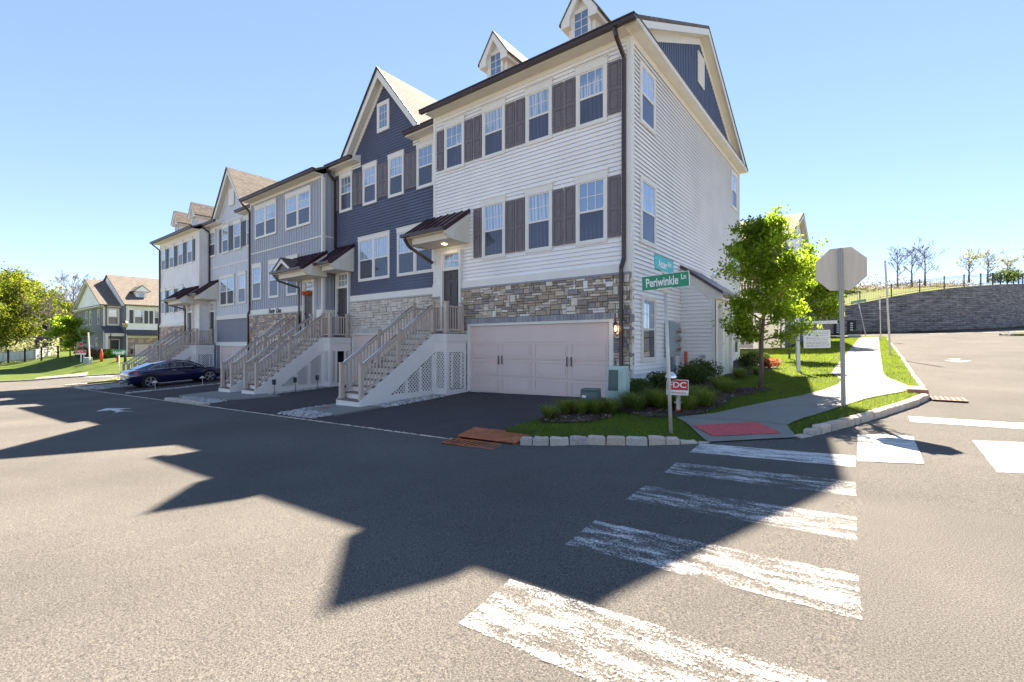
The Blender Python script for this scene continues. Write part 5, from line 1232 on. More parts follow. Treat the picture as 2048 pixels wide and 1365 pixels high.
# two plain roadside poles up the hill
for (x, y, h, lab, r) in [(.6, 25.3, 4.05, 'tall plain gray sign post on the kerb grass, nearer of two', .035), (.45, 41, 3.1, 'shorter distant sign post with a small white plate seen edge on', .03)]:
    z = T(x, y)+.1; t_ = thing('sign_post', (x, y, z), lab, 'sign post')
    MB().bar((x, y, z-.1), (x-.18 if r > .032 else x-.05, y, z+h), r*2, r*2, up=(0, 1, 0)).build('post', M['steel'], t_)
    if r < .032: MB().box(x-.08, x-.02, y-.1, y+.35, z+h-.95, z+h-.1).build('plate', M['signwhite'], t_)
    else: MB().box(x-.2, x-.1, y-.05, y+.05, z+h-1.0, z+h-.93).build('clamp', M['signwhite'], t_)
# real estate sign
x, y = -1.88, 17.5; z = T(x, y)+.1
t_ = thing('real_estate_sign', (x, y, z), 'white post with a hanging gray and white for sale panel on the lawn', 'sign', rz=R_(22), world=False); t_.rotation_euler[1] = -.03
MB().box(-.05, .05, -.05, .05, -.1, 1.78).box(-.06, .06, -.06, .06, 1.78, 1.80).build('post', M['vinyl'], t_, bevel=.005)
MB().box(-.17, 1.12, -.04, .04, 1.56, 1.66).build('arm', M['vinyl'], t_, bevel=.005)
MB().box(.18, .92, -.012, .012, 1.38, 1.54).build('rider', M['shutter'], t_)
p_ = MB().box(.17, .92, -.012, .012, .80, 1.37).build('panel', M['signwhite'], t_)
g = MB()
rr = random.Random(4)
for i, zz in enumerate([1.31, 1.26, 1.2, 1.12, 1.06, .99, .95, .9, .86]):
    u = .42 if i < 3 else .24
    while u < .86:
        w_ = rr.uniform(.04, .16); g.box(u, min(.88, u+w_), -.015, -.0125, zz-.012, zz+.006); u += w_+.02
g.build('print', M['gravelprint'], p_)
MB().prism([(.30, -.013, 1.2), (.38, -.013, 1.2), (.34, -.013, 1.29)], [(.30, -.016, 1.2), (.38, -.016, 1.2), (.34, -.016, 1.29)]).build('logo', M['green'], p_)
MB().box(.22, .25, -.01, .01, 1.5, 1.57).box(.85, .88, -.01, .01, 1.5, 1.57).build('hanger', M['black'], t_)
# fire department connection with its sign
x, y = -3.1, 9.3; z = T(x, y)+.1
t_ = thing('fire_connection', (x, y, z), 'red and white fire connection sign with silver bell behind the leaning sign pole', 'fire connection', rz=R_(10), world=False)
MB().tube([(.05, .06, -.1), (.05, .06, .46)], .045, 12).lathe((.05, .06, .2), [(.075, 0), (.075, .03)], 12).build('pipe', M['steel'], t_)
MB().lathe((.05, .06, -.1), [(.06, 0), (.055, .18)], 12).build('collar', M['orange'], t_)
sp = MB().box(-.17, .25, -.008, .008, .36, .67).build('sign_panel', M['signwhite'], t_, bevel=.012)
MB().box(-.16, .24, -.0105, -.0085, .465, .66).build('red_field', M['red'], sp)
text_mesh('lettering', 'FDC', .155, M['signwhite'], sp, (.04, -.012, .562), (R_(90), 0, 0), .001, 1.15, bold=.003)
text_mesh('lettering', '1-9 PERIWINKLE LN.', .042, M['red'], sp, (.04, -.0095, .41), (R_(90), 0, 0), .0008, .92, bold=.0008)
MB().lathe((-.08, -.02, .72), [(.05, -.09), (.095, -.06), (.112, 0), (.09, .06), (.05, .095), (.0, .11)], 16).build('bell', M['chrome'], t_, smooth=True)
# utility cabinets
x, y = -4.82, 9.0; z = T(x, y)+.1
t_ = thing('utility_box', (x, y, z), 'low dark green utility pedestal with a white sticker among grass clumps', 'utility box', rz=R_(12), world=False)
MB().hexa([(-.2, -.19, 0), (.2, -.19, 0), (.2, .19, 0), (-.2, .19, 0), (-.185, -.15, .44), (.185, -.15, .44), (.185, .17, .44), (-.185, .17, .44)]).build('cabinet', M['greenbox'], t_, bevel=.02)
MB().hexa([(-.195, -.16, .44), (.195, -.16, .44), (.195, .18, .44), (-.195, .18, .44), (-.17, -.13, .48), (.17, -.13, .48), (.17, .16, .48), (-.17, .16, .48)]).build('lid', M['greenbox'], t_, bevel=.01)
MB().box(-.14, -.05, -.185, -.175, .29, .345).build('sticker', M['signwhite'], t_)
x, y = -4.62, 9.95; z = T(x, y)+.1
t_ = thing('telecom_cabinet', (x, y, z), 'tall pale mint green utility cabinet on a flat base beside the driveway', 'utility box', rz=R_(8), world=False)
MB().box(-.28, .28, -.24, .24, 0, .05).build('base', M['mintbox'], t_, bevel=.02)
cb = MB().hexa([(-.235, -.19, .05), (.235, -.19, .05), (.235, .19, .05), (-.235, .19, .05), (-.21, -.15, .88), (.21, -.15, .88), (.21, .17, .88), (-.21, .17, .88)]).build('cabinet', M['mintbox'], t_, bevel=.03)
MB().hexa([(-.18, -.19, .33), (.05, -.19, .33), (.05, -.16, .33), (-.18, -.16, .33), (-.17, -.172, .80), (.045, -.172, .80), (.045, -.15, .80), (-.17, -.15, .80)]).build('recess_panel', M['greenbox'], cb)
k = MB()
for i in range(6): k.box(.10, .13, -.186, -.165, .33+i*.08, .37+i*.08)
k.box(-.1, .05, -.19, -.175, .27, .278); k.box(-.16, .14, -.198, -.185, .13, .14); k.build('rib', M['mintbox'], cb)

# ------------------------------------------------------------------ plants
def leafy(mb, p, r, rn, up=0.0):
    a = Vector((rn.gauss(0, 1), rn.gauss(0, 1), rn.gauss(0, 1)+up)).normalized(); b = a.cross(Vector((rn.gauss(0, 1), rn.gauss(0, 1), rn.gauss(0, 1)))).normalized()
    mb.q(p-a*r, p-b*r*.55, p+a*r, p+b*r*.55)
def tree_skel(rn, h, trunk_h, crown_r, n_limbs, lean=(0, 0), levels=3, r0=.05, shape=1.0, twist=.25, upb=.5):
    """returns branch polylines (points, radii) and twig tips, in local coordinates"""
    br = []; tips = []
    top = Vector((lean[0]*h, lean[1]*h, h*.93)); tr = [Vector((lean[0]*h*t+rn.uniform(-.02, .02)*h*.3, lean[1]*h*t+rn.uniform(-.02, .02)*h*.3, h*.93*t)) for t in [i/7 for i in range(8)]]; tr[0] = Vector((0, 0, -.15))
    br.append((tr, [r0*(1-.85*(i/7)**.8) for i in range(8)]))
    def grow(p, d, L, r, lev):
        n = 4; pts = [p]; q = p.copy(); dd = d.copy()
        for i in range(n):
            dd = (dd+Vector((rn.gauss(0, twist), rn.gauss(0, twist), rn.gauss(0, twist)+.08))*.6).normalized(); q = q+dd*L/n; pts.append(q.copy())
        br.append((pts, [r*(1-.75*i/n) for i in range(n+1)]))
        for i in range(1, n+1): tips.append((pts[i], lev, L))
        if lev < levels:
            for k in range(rn.choice([3, 4, 4])):
                i = rn.choice([1, 2, 3, 4]); ang = Vector((rn.gauss(0, 1), rn.gauss(0, 1), rn.gauss(.25, .7))).normalized()
                grow(pts[i], (dd*.75+ang*.75).normalized(), L*rn.uniform(.42, .62), r*.5, lev+1)
    for k in range(n_limbs):
        f = (k+.5)/n_limbs; zz = trunk_h+(h*.9-trunk_h)*f; t = zz/(h*.93); base = tr[min(7, int(t*7))].lerp(tr[min(7, int(t*7)+1)], t*7-int(t*7)) if t < 1 else tr[7]
        az = k*2.4+rn.uniform(-.4, .4); prof = math.sin(math.pi*min(1, (.18+.82*f))**shape)*.85+.15
        L = crown_r*prof*rn.uniform(.75, 1.1)*.95
        grow(base, Vector((math.cos(az), math.sin(az), upb+f*.9)).normalized(), L, r0*.42*(1-.5*f), 1)
    return br, tips
def make_tree(name, loc, label, cat, rn, h, trunk_h, cr, limbs, leaves, leaf_r, leafm, barkm='bark', levels=3, r0=.05, spread=.2, lean=(0, 0), group=None, shape=1.0, rad_n=6, minr=.003, rz=0, upb=.5, twist=.25):
    t = thing(name, loc, label, cat, group, rz=rz, world=False)
    br, tips = tree_skel(rn, h, trunk_h, cr, limbs, lean, levels, r0, shape, upb=upb, twist=twist)
    tk = MB(); lb = MB(); tk.tube(br[0][0], br[0][1], 10)
    for pts, rs in br[1:]: lb.tube(pts, [max(minr, r) for r in rs], rad_n if rs[0] > .01 else 3, cap=False)
    to = tk.build('trunk', M[barkm], t, smooth=True); lb.build('branches', M[barkm], to if False else t, smooth=True)
    if leaves:
        c = MB(); pool = [q for q in tips if q[1] >= 2] or tips
        while len(c.f) < leaves:
            p, lev, L = rn.choice(pool)
            cc = p+Vector((rn.gauss(0, spread), rn.gauss(0, spread), rn.gauss(0, spread*.7)))
            for _ in range(rn.randint(3, 7)): leafy(c, cc+Vector((rn.gauss(0, leaf_r*1.3), rn.gauss(0, leaf_r*1.3), rn.gauss(0, leaf_r*1.0))), leaf_r*rn.uniform(.7, 1.25), rn, .4)
        c.build('crown', M[leafm], t)
    return t
def copy_tree(src, loc, rz, sc, label):
    r = src.copy(); COL.objects.link(r); r.location = loc; r.rotation_euler = (0, 0, rz); r.scale = (sc, sc, sc); r['label'] = label
    for ch in list(src.children):
        c = ch.copy(); COL.objects.link(c); c.parent = r
    return r
rn = random.Random(12)
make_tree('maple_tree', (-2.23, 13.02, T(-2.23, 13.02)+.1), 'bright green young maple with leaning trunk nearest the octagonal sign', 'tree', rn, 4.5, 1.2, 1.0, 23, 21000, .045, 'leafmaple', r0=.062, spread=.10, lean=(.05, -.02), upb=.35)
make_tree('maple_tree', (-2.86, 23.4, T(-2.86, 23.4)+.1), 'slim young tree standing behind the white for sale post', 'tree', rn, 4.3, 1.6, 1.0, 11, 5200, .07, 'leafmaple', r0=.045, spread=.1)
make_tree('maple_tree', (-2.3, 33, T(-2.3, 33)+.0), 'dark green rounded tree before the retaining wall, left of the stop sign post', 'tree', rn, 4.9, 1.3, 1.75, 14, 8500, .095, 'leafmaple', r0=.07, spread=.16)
# shrubs
def shrub(x, y, r, h, label, m='leafdark', n=2200, lr=.028, group='clipped shrubs along the end house', cat='shrub', name='shrub'):
    z = T(x, y)+isl(x, y); t = thing(name, (x, y, z), label, cat, group, world=False); c = MB(); b = MB(); rn = random.Random(int(x*100)+int(y*37))
    for i in range(14):
        a = rn.uniform(0, 6.28); e = Vector((math.cos(a)*r*.7, math.sin(a)*r*.7, h*rn.uniform(.5, .9))); b.tube([Vector((0, 0, -.03)), e*.5+Vector((0, 0, h*.1)), e], [.012, .008, .004], 4)
    b.build('stems', M['bark'], t)
    lumps = [(Vector((rn.uniform(-.5, .5)*r, rn.uniform(-.5, .5)*r, h*rn.uniform(.35, .62))), rn.uniform(.45, .7)) for _ in range(8)]
    while len(c.f) < n:
        cc, k = rn.choice(lumps); d = Vector((rn.gauss(0, 1), rn.gauss(0, 1), rn.gauss(0, 1))).normalized()*rn.uniform(.7, 1.08)
        p = cc+Vector((d.x*r*k, d.y*r*k, d.z*h*.42*k*1.2))
        if p.z > .02: leafy(c, p, lr*rn.uniform(.7, 1.3), rn, .3)
    c.build('foliage', M[m], t); return t
shrub(-4.45, 10.85, .33, .55, 'round dark boxwood just left of the white corner of the end house')
shrub(-4.3, 11.9, .38, .62, 'dark boxwood below the lowest side window of the end house')
shrub(-4.1, 13.4, .5, .7, 'broad dark boxwood below the gray meter box', n=2800)
shrub(-3.9, 14.2, .5, .78, 'largest dark shrub in front of the meter closet wall', n=3200)
shrub(-3.45, 17.9, .38, .75, 'dark shrub at the far side of the closet door')
shrub(-3.3, 19.8, .36, .6, 'neatly rounded boxwood beyond the closet, behind the reddish shrub', n=1800)
shrub(-2.95, 18.9, .34, .42, 'low reddish leafed shrub near the far end of the house bed', 'blossom', 1300, .035, None)
def tuft(x, y, r, h, n, label, group='ornamental grass clumps in the mulch beds'):
    z = T(x, y)+isl(x, y)+.01; c = MB(); rn = random.Random(int(x*991+y*77))
    for i in range(n):
        a = rn.uniform(0, 6.28); q = r*.35*math.sqrt(rn.random()); p = Vector((x+q*math.cos(a), y+q*math.sin(a), z)); a2 = a+rn.uniform(-.7, .7); o = r*rn.uniform(.3, 1.9); hh = h*rn.uniform(.5, 1.35); d = Vector((math.cos(a2), math.sin(a2), 0)); w = Vector((-d.y, d.x, 0))*.0035
        m1 = p+d*o*.4+Vector((0, 0, hh*.75)); m2 = p+d*o+Vector((0, 0, hh*rn.uniform(.75, 1.0)))
        c.q(p-w, p+w, m1+w*.9, m1-w*.9); c.q(m1-w*.9, m1+w*.9, m2+w*.1, m2-w*.1)
    o = c.build('ornamental_grass', M['bladedark']); return tag(o, label, 'ornamental grass', group)
tufts = [(-5.05, 7.75, .2, .24, 'leftmost grass clump, right at the driveway edge'), (-5.05, 8.35, .22, .27, 'grass clump left of the low dark green utility box'), (-4.72, 8.4, .24, .28, 'grass clump touching the left front of the low green box'), (-4.45, 8.55, .22, .26, 'grass clump right in front of the low green box corner'), (-4.2, 8.75, .24, .28, 'grass clump in front of the pale mint cabinet'),
         (-4.15, 9.5, .27, .3, 'grass clump right beside the base of the mint cabinet'), (-3.85, 9.2, .27, .32, 'grass clump midway between mint cabinet and fire connection'), (-3.8, 9.9, .3, .34, 'grass clump in front of the corner boxwood'), (-3.5, 9.6, .3, .34, 'grass clump just left of the fire connection pipe'), (-3.35, 10.2, .3, .35, 'grass clump behind the red fire connection sign'),
         (-2.95, 9.55, .3, .33, 'grass clump just right of the fire connection pipe'), (-2.75, 10.1, .3, .34, 'grass clump right of the leaning street sign pole'), (-3.1, 10.7, .3, .34, 'grass clump before the broad boxwood under the meters'), (-2.85, 12.3, .28, .3, 'grass clump between the young maple and the largest shrub'), (-3.15, 12.9, .28, .32, 'grass clump left of the maple trunk near the closet'), (-3.25, 15.6, .26, .3, 'grass clump in front of the closet door'), (-2.9, 16.6, .22, .26, 'grass clump on the lawn side of the closet door')]
for a in tufts: tuft(a[0], a[1], a[2], a[3], 620, a[4])
# lawn blades
WALKIN = WALK
def blades(name, region, n, hmin, hmax, w, zoff=None, seed=3, label=None, avoid=()):
    rn = random.Random(seed); mb = MB(); xs = [p[0] for p in region]; ys = [p[1] for p in region]; k = 0
    while k < n:
        x = rn.uniform(min(xs), max(xs)); y = rn.uniform(min(ys), max(ys)); k += 1
        if not inpoly(x, y, region) or any(inpoly(x, y, a) for a in avoid): continue
        z = T(x, y)+(zoff(x, y) if zoff else .1)-.004; a = rn.uniform(0, 6.28); h = rn.uniform(hmin, hmax); d = Vector((math.cos(a), math.sin(a), 0)); b = Vector((rn.uniform(-1, 1), rn.uniform(-1, 1), 0))*h*.55; p = Vector((x, y, z))
        n0 = len(mb.v); mb.v += [tuple(p-d*w), tuple(p+d*w), tuple(p+b+Vector((0, 0, h)))]; mb.f.append((n0, n0+1, n0+2)); mb.m.append(0)
    return tag(mb.build(name, M['blade']), label, 'grass', kind='stuff')
AV = (WALK, BED1, BED2, BED3, [(-6, 11.3), (-4.94, 11.3), (-4.94, 24), (-6, 24)])
near = [(-5.28, 6.66), (-4.6, 6.75), (-4.5, 6.4)]+[(a, b+.08) for a, b in curbline[1:]]+[(a-.08, b) for a, b in curb2line]+[(.82, 13.9), (.82, 15), (-5, 15), (-5, 11.3), (-5.25, 8.7)]
blades('lawn_grass', near, 60000, .03, .075, .0035, isl, 3, 'short green lawn grass at the street corner', AV)
far_ = [(-4.9, 15), (.82, 15), (.82, 48), (-4.9, 48)]
blades('lawn_grass', far_, 60000, .04, .085, .008, isl, 4, 'sunlit lawn grass along the sidewalk up the hill', AV)

# ------------------------------------------------------------------ retaining wall, hill and its fence
def hill_and_wall():
    P0 = [Vector((a, b, 0)) for a, b in WB]; pts = []; tops = []
    for i in range(len(P0)-1):
        n = max(2, int((P0[i+1]-P0[i]).length/1.2))
        for k in range(n): f = k/n; pts.append(P0[i].lerp(P0[i+1], f)); tops.append(WTOP[i]+(WTOP[i+1]-WTOP[i])*f)
    pts.append(P0[-1]); tops.append(WTOP[-1])
    for _ in range(4):
        q = pts[:]; 
        for i in range(1, len(pts)-1): q[i] = (pts[i-1]+pts[i]*2+pts[i+1])/4
        pts = q; q2 = tops[:]
        for i in range(1, len(tops)-1): q2[i] = (tops[i-1]+tops[i]*2+tops[i+1])/4
        tops = q2
    nr = []
    for i in range(len(pts)):
        d = (pts[min(i+1, len(pts)-1)]-pts[max(i-1, 0)]).normalized(); nr.append(Vector((-d.y, d.x, 0)))
    t = tag(MB_wall(pts, tops, nr), 'long curving dark gray block retaining wall below the fenced bank', 'retaining wall')
    h = MB(); D = [.3, 1.5, 4, 8, 13, 20, 35, 80, 200]; m = len(D)
    for i, p in enumerate(pts):
        crest = max(8.9, tops[i]+.7)
        for d in D:
            s_ = sm(d/16); z = tops[i]-.02+(crest-tops[i])*s_+ (mnoise.noise(Vector((p.x*.2, d*.3, 1)))*.35 if d > 1 else 0)+max(0, d-35)*.01
            q = p+nr[i]*d; h.v.append((q.x, q.y, z))
    for i in range(len(pts)-1):
        for k in range(m-1): a = i*m+k; h.f.append((a, a+m, a+m+1, a+1)); h.m.append(0)
    S(h.build('hill', M['field'], smooth=True))
    return pts, tops, nr
def MB_wall(pts, tops, nr):
    w = MB(); L = 0; uv = []; rows = 14
    for i, p in enumerate(pts):
        if i: L += (p-pts[i-1]).length
        zb = T(p.x, p.y)-.4
        for k in range(rows+1):
            z = zb+(tops[i]-zb)*k/rows; j = mnoise.noise(Vector((p.x*1.3, p.y*1.3, z*3)))*.05
            q = p+nr[i]*(.012*(z-zb)*10/4+j); w.v.append((q.x, q.y, z)); uv.append((L, z))
        q = p+nr[i]*.9; w.v.append((q.x, q.y, tops[i])); uv.append((L, tops[i]+.6)); w.v.append((q.x, q.y, zb)); uv.append((L, zb))
    m = rows+3
    for i in range(len(pts)-1):
        for k in range(m-1): a = i*m+k; w.f.append((a, a+m, a+m+1, a+1)); w.m.append(0)
    o = w.build('retaining_wall', M['wallblock']); me = o.data; u = me.uv_layers.new(name='UVMap')
    for l in me.loops: u.data[l.index].uv = uv[l.vertex_index]
    return o
wp, wt_, wn = hill_and_wall()
S(sheet('verge', [(-30, 56.6), (-2.4, 59.2), (1.8, 60.3), (5.9, 63.4), (9.9, 69.2), (13.4, 78.6), (17.4, 92), (19, 92), (14.2, 78.6), (10.6, 69.6), (6.6, 64.2), (2, 61.2), (-2.4, 60.4), (-30, 58)], .14, M['lawn'], 2))
tf = thing('hill_fence', (4, 64, 7), 'black metal fence running along the top of the retaining wall', 'fence')
fp = [(p+n*.7, z+.02) for p, z, n in zip(wp, wt_, wn)]
rl_ = MB(); acc = 0; pk = MB()
for i in range(len(fp)-1):
    a, za = fp[i]; b, zb = fp[i+1]
    if a.x < -16: continue
    A = Vector((a.x, a.y, za)); B_ = Vector((b.x, b.y, zb)); U = Vector((0, 0, 1))
    for hh in (.15, 1.0, 1.15): rl_.bar(A+U*hh, B_+U*hh, .03, .035)
    L = (B_-A).length; n = max(1, int(L/.2))
    for k in range(n): p = A.lerp(B_, k/n); pk.bar(p+U*.1, p+U*1.15, .012, .012, up=(0, 1, 0))
    if i % 2 == 0: MB().box(a.x-.05, a.x+.05, a.y-.05, a.y+.05, za-.1, za+1.3).build('post', M['black'], tf)
rl_.build('rail', M['black'], tf); pk.build('pickets', M['black'], tf)
# hill trees
def bare(name, x, y, z, h, label, seed, group=None, cr=None, levels=4, r0=.12, leaves=0, lm='leafpale', minr=.012, upb=1.0, trunk=.25, limbs=9, lr=.1):
    rn = random.Random(seed)
    return make_tree(name, (x, y, z), label, 'tree', rn, h, h*trunk, cr or h*.42, limbs, leaves, lr, lm, 'barkgray', levels=levels, r0=r0, group=group, minr=minr, upb=upb, rad_n=4, twist=.22)
GB = 'leafless trees on the bank above the wall'
bare('bare_tree', 2.5, 76, 8.7, 4.7, 'leftmost of three tall leafless trees above the retaining wall', 31, GB)
bare('bare_tree', 3.9, 77, 8.8, 4.7, 'middle of three tall leafless trees above the retaining wall', 32, GB)
bare('bare_tree', 5.1, 76.5, 8.8, 4.8, 'rightmost of three tall leafless trees above the retaining wall', 33, GB)
bare('bare_tree', -4.3, 74, 8.4, 4.6, 'smaller leafless tree on the bank just right of the stop sign', 34, GB, limbs=8)
bare('bare_tree', 16.0, 88, 9.6, 4.6, 'lone leafless tree standing near the dark evergreen on the bank', 35, GB, limbs=6, cr=1.6)
for i, (x, y, h, lab) in enumerate([(9.3, 79, 3.2, 'pale budding tree just right of the three leafless trees'), (11.2, 81, 3.6, 'taller pale budding tree above the middle of the wall'), (13.2, 83, 2.6, 'low pale budding tree nearest the lone leafless tree')]):
    bare('budding_tree', x, y, 9.2, h, lab, 40+i, 'budding trees on the bank', levels=3, leaves=420, lr=.1, cr=h*.55, upb=.6)
rn = random.Random(5)
make_tree('evergreen_tree', (21.2, 88, 9.9), 'dark spreading evergreen at the right edge of the picture above the wall', 'tree', rn, 4.3, .8, 3.6, 14, 3800, .16, 'leafdark', 'bark', levels=2, r0=.15, spread=.3, upb=.15)
bs = MB(); rn = random.Random(6)
for i in range(len(wp)-1):
    p, z, n = wp[i], wt_[i], wn[i]
    if p.x < -14: continue
    crest = max(8.9, z+.7)
    for _ in range(150):
        d = rn.uniform(7, 20); q = p.lerp(wp[i+1], rn.random())+n*d; zz = z+(crest-z)*sm(d/16)
        c = mnoise.noise(Vector((q.x*.35, q.y*.35, 3))); 
        if c < -.15: continue
        leafy(bs, Vector((q.x, q.y, zz+rn.random()**1.4*(.5+1.6*max(0, c+.15)))), .12, rn)
tag(bs.build('brush', M['leafbrown']), 'tangled dry brush and low bushes covering the bank behind the fence', 'brush', kind='stuff')
for i, (x, y, z, r, h, lab, m_) in enumerate([(-2.6, 71, 8.0, 1.2, 1.9, 'yellow green bush on the bank between the stop sign and the leafless trees', 'leafyellow'), (-6.0, 70, 7.4, 1.4, 2.0, 'rounded bush on the bank behind the stop sign panel', 'leafyellow'), (12.0, 76, 8.6, 1.6, 1.2, 'spreading dark green bush behind the fence below the lone leafless tree', 'leafdark')]):
    t = thing('bush', (x, y, z), lab, 'bush', None, world=False); c = MB(); rn = random.Random(60+i)
    while len(c.f) < 900:
        d = Vector((rn.gauss(0, 1), rn.gauss(0, 1), rn.gauss(0, 1))).normalized()*rn.uniform(.5, 1); leafy(c, Vector((d.x*r, d.y*r, h*.5+d.z*h*.55+rn.uniform(-.2, .2))), .13, rn)
    c.build('foliage', M[m_], t)
# small things at the foot of the wall
for x, lab in [(-2.6, 'left black slatted screen box by the foot of the retaining wall'), (-1.55, 'right black slatted screen box by the foot of the retaining wall')]:
    z = T(x, 54); t = thing('mailbox_unit', (x, 54, z), lab, 'mailbox', world=False)
    MB().box(-.35, .35, -.2, .2, .1, 1.4).box(-.39, .39, -.24, .24, 1.4, 1.48).build('cabinet', M['black'], t)
    k = MB()
    for i in range(5): k.box(-.1, .1, -.215, -.2, .35+i*.2, .45+i*.2)
    k.build('card', M['signwhite'], t)
t = thing('stone_pier', (-1.15, 46.5, T(-1.15, 46.5)), 'small stacked stone pier with white band where the sidewalk ends', 'pier', world=False)
MB().box(-.4, .4, -.3, .3, -.1, .3).build('base', M['conc2'], t); MB().box(-.45, .45, -.34, .34, .3, .38).build('cap', M['signwhite'], t); MB().box(-.3, .4, -.3, .3, .38, .72).build('block', M['wallblock'], t, bevel=.04)

# ------------------------------------------------------------------ neighbouring row up the hill (right)
H = thing('townhouse', (-12, 39, .8), 'charcoal and cream townhouse partly hidden behind the young maples', 'townhouse')
xr, y0, y1 = -4.3, 33.0, 45.6; zb = .6; P = PY(y0); PS2 = PX(xr)
k = MB(); k.box(-30, xr, y0, y1, zb-1, 8.1); k.prism([(xr-.02, y0, 8.1), (xr-.02, (y0+y1)/2, 10.75), (xr-.02, y1, 8.1)], [(xr, y0, 8.1), (xr, (y0+y1)/2, 10.75), (xr, y1, 8.1)])
k.build('wall', M['charcoal'], H)
k = MB(); laps(k, P, lambda z: (-16, xr-.1), zb, 3.1, .16); laps(k, P, lambda z: (-16, xr-.1), 4.9, 8.0, .16); laps(k, PS2, lambda z: (y0+.1, y1), .9, 5, .2); k.build('siding', M['charcoal'], H)
k = MB(); k.pbox(P, -16, xr+.02, .0, .06, 3.1, 3.5); k.pbox(P, xr-.14, xr+.03, 0, .05, zb, 8); k.pbox(P, xr-1.7, xr-1.4, 0, .25, zb, 3.1); k.pbox(P, -16, xr+.02, 0, .05, 7.8, 8.1); k.pbox(PS2, y0, y1, 0, .05, 7.8, 8.1); k.pbox(P, -16, xr-.5, .02, 1.2, 4.4, 4.5); k.build('trim_board', M['cream'], H)
k = MB(); k.pbox(P, -16, xr-.5, 1.1, 1.16, 4.5, 5.3)if False else [k.pbox(P, -16+i*.16, -15.95+i*.16, 1.12, 1.16, 4.5, 5.35) for i in range(70)]; k.pbox(P, -16, xr-.5, 1.1, 1.18, 5.35, 5.42); k.build('balcony_railing', M['rail'], H)
k = MB(); g_ = [(xr+.01, y0+.2, 8.1), (xr+.01, (y0+y1)/2, 10.6), (xr+.01, y1-.2, 8.1)]; k.prism(g_, [(a+.03, b, c) for a, b, c in g_]); k.build('gable_siding', M['white'], H)
for s_ in (0, 1):
    ya, yb_ = ((y0-.4, (y0+y1)/2) if not s_ else ((y0+y1)/2, y1+.4)); za, zb_ = ((8.15, 11.0) if not s_ else (11.0, 8.15))
    roof_slab(H, (-30, ya, za), (xr+.4, ya, za), (xr+.4, yb_, zb_), (-30, yb_, zb_), .15)
k = MB()
for s_ in (-1, 1):
    a = Vector((xr+.36, (y0+y1)/2+s_*6.7, 8.0)); b = Vector((xr+.36, (y0+y1)/2, 10.85)); dn = Vector((0, 0, -.25)); k.prism([a, b, b+dn, a+dn*.6], [q+Vector((.03, 0, 0)) for q in (a, b, b+dn, a+dn*.6)]); k.q(a+dn*.3, b+dn*.3, b+dn*.3+Vector((-.36, 0, 0)), a+dn*.3+Vector((-.36, 0, 0)))
k.build('rake_board', M['soffit'], H)
window(H, P, -7.0, -5.9, 1.15, 2.75); window(H, P, -8.3, -7.3, 5.5, 7.2); window(H, P, -6.6, -5.6, 5.5, 7.2); window(H, P, -10.3, -9.2, 1.15, 2.75); window(H, PS2, 36, 37, 5.4, 7.0); window(H, PS2, 40, 41, 5.4, 7)
door(H, P, -5.45, -4.6, .8, 2.9, 'creamdoor')
MB().box(-5.9, -4.3, 32.0, 33, .3, .62).box(-5.9, -4.3, 31.5, 32, .3, .48).build('stoop', M['conc'], H)
k = MB(); k.prism([(-8.5, 33.0, 8.2), (-6.7, 33.0, 8.2), (-7.6, 33.0, 10.0)], [(-8.5, 38.0, 8.2), (-6.7, 38.0, 8.2), (-7.6, 38.0, 10.0)]); do = k.build('dormer', M['charcoal'], H)
H = thing('townhouse', (-9, 55, 2), 'navy blue townhouse glimpsed between the tree crowns before the wall', 'townhouse')
MB().box(-22, -3.6, 50, 57.5, 0, 7.2).build('wall', M['navy'], H)
k = MB(); laps(k, PX(-3.6), lambda z: (50, 57.5), 2.4, 7.0, .2); laps(k, PY(50), lambda z: (-12, -3.6), 2, 7.0, .2); k.build('siding', M['navy'], H)
MB().pbox(PX(-3.6), 49.95, 50.2, 0, .06, 2, 7.2).pbox(PY(50), -3.85, -3.54, 0, .062, 2, 7.19).build('corner_board', M['cream'], H)
window(H, PX(-3.6), 52, 53.2, 5.6, 7.2); window(H, PX(-3.6), 54.6, 55.8, 3.0, 4.8); window(H, PY(50), -6, -5, 4.2, 5.8)
k = MB(); k.prism([(-22, 49.6, 7.2), (-22, 53.7, 8.4), (-22, 57.9, 7.2)], [(-3.3, 49.6, 7.2), (-3.3, 53.7, 8.4), (-3.3, 57.9, 7.2)]); ro = k.build('roof', M['shingle'], H, fixn=True); uv_faces(ro)

# ------------------------------------------------------------------ far left house
C0 = (-71.8, 13.96); zg = -.5
H = thing('house', (C0[0], C0[1], zg), 'two storey sage and white house with garage across the far street', 'house', rz=R_(90), world=False)
# own frame: +x along the front (away to the right), front faces -y ; +y back along the sage side wall
PF_ = PY(0); PL = lambda u, d, z: (-d, u, z)
ze = 6.7; W1_ = 1.6; W2_ = 9.5; dp = 14.6; pr_ = 2.1; PW = PY(-pr_)
MB().box(0, W1_, 0, dp, -.8, ze).box(W1_, W2_, -pr_, dp, -.8, ze).build('wall', M['sage'], H)
rzL = 10.3; k = MB(); laps(k, PL, lambda z: (.12, dp-.1), -.3, ze-.3, .16); k.build('siding', M['sage'], H)
k = MB(); laps(k, PF_, lambda z: (.12, W1_), -.3, ze-.3, .16); k.build('siding', M['gray_dark'], H)
k = MB(); laps(k, lambda u, d, z: (W1_-d, u, z), lambda z: (-pr_+.1, 0), 0, ze-.2, .16); k.build('siding', M['gray_dark'], H)
g_ = [(.35, ze+.1), (dp/2, rzL-.25), (dp-.35, ze+.1)]; MB().prism([(.0, u, z) for u, z in g_], [(-.06, u, z) for u, z in g_]).build('gable_siding', M['white'], H)
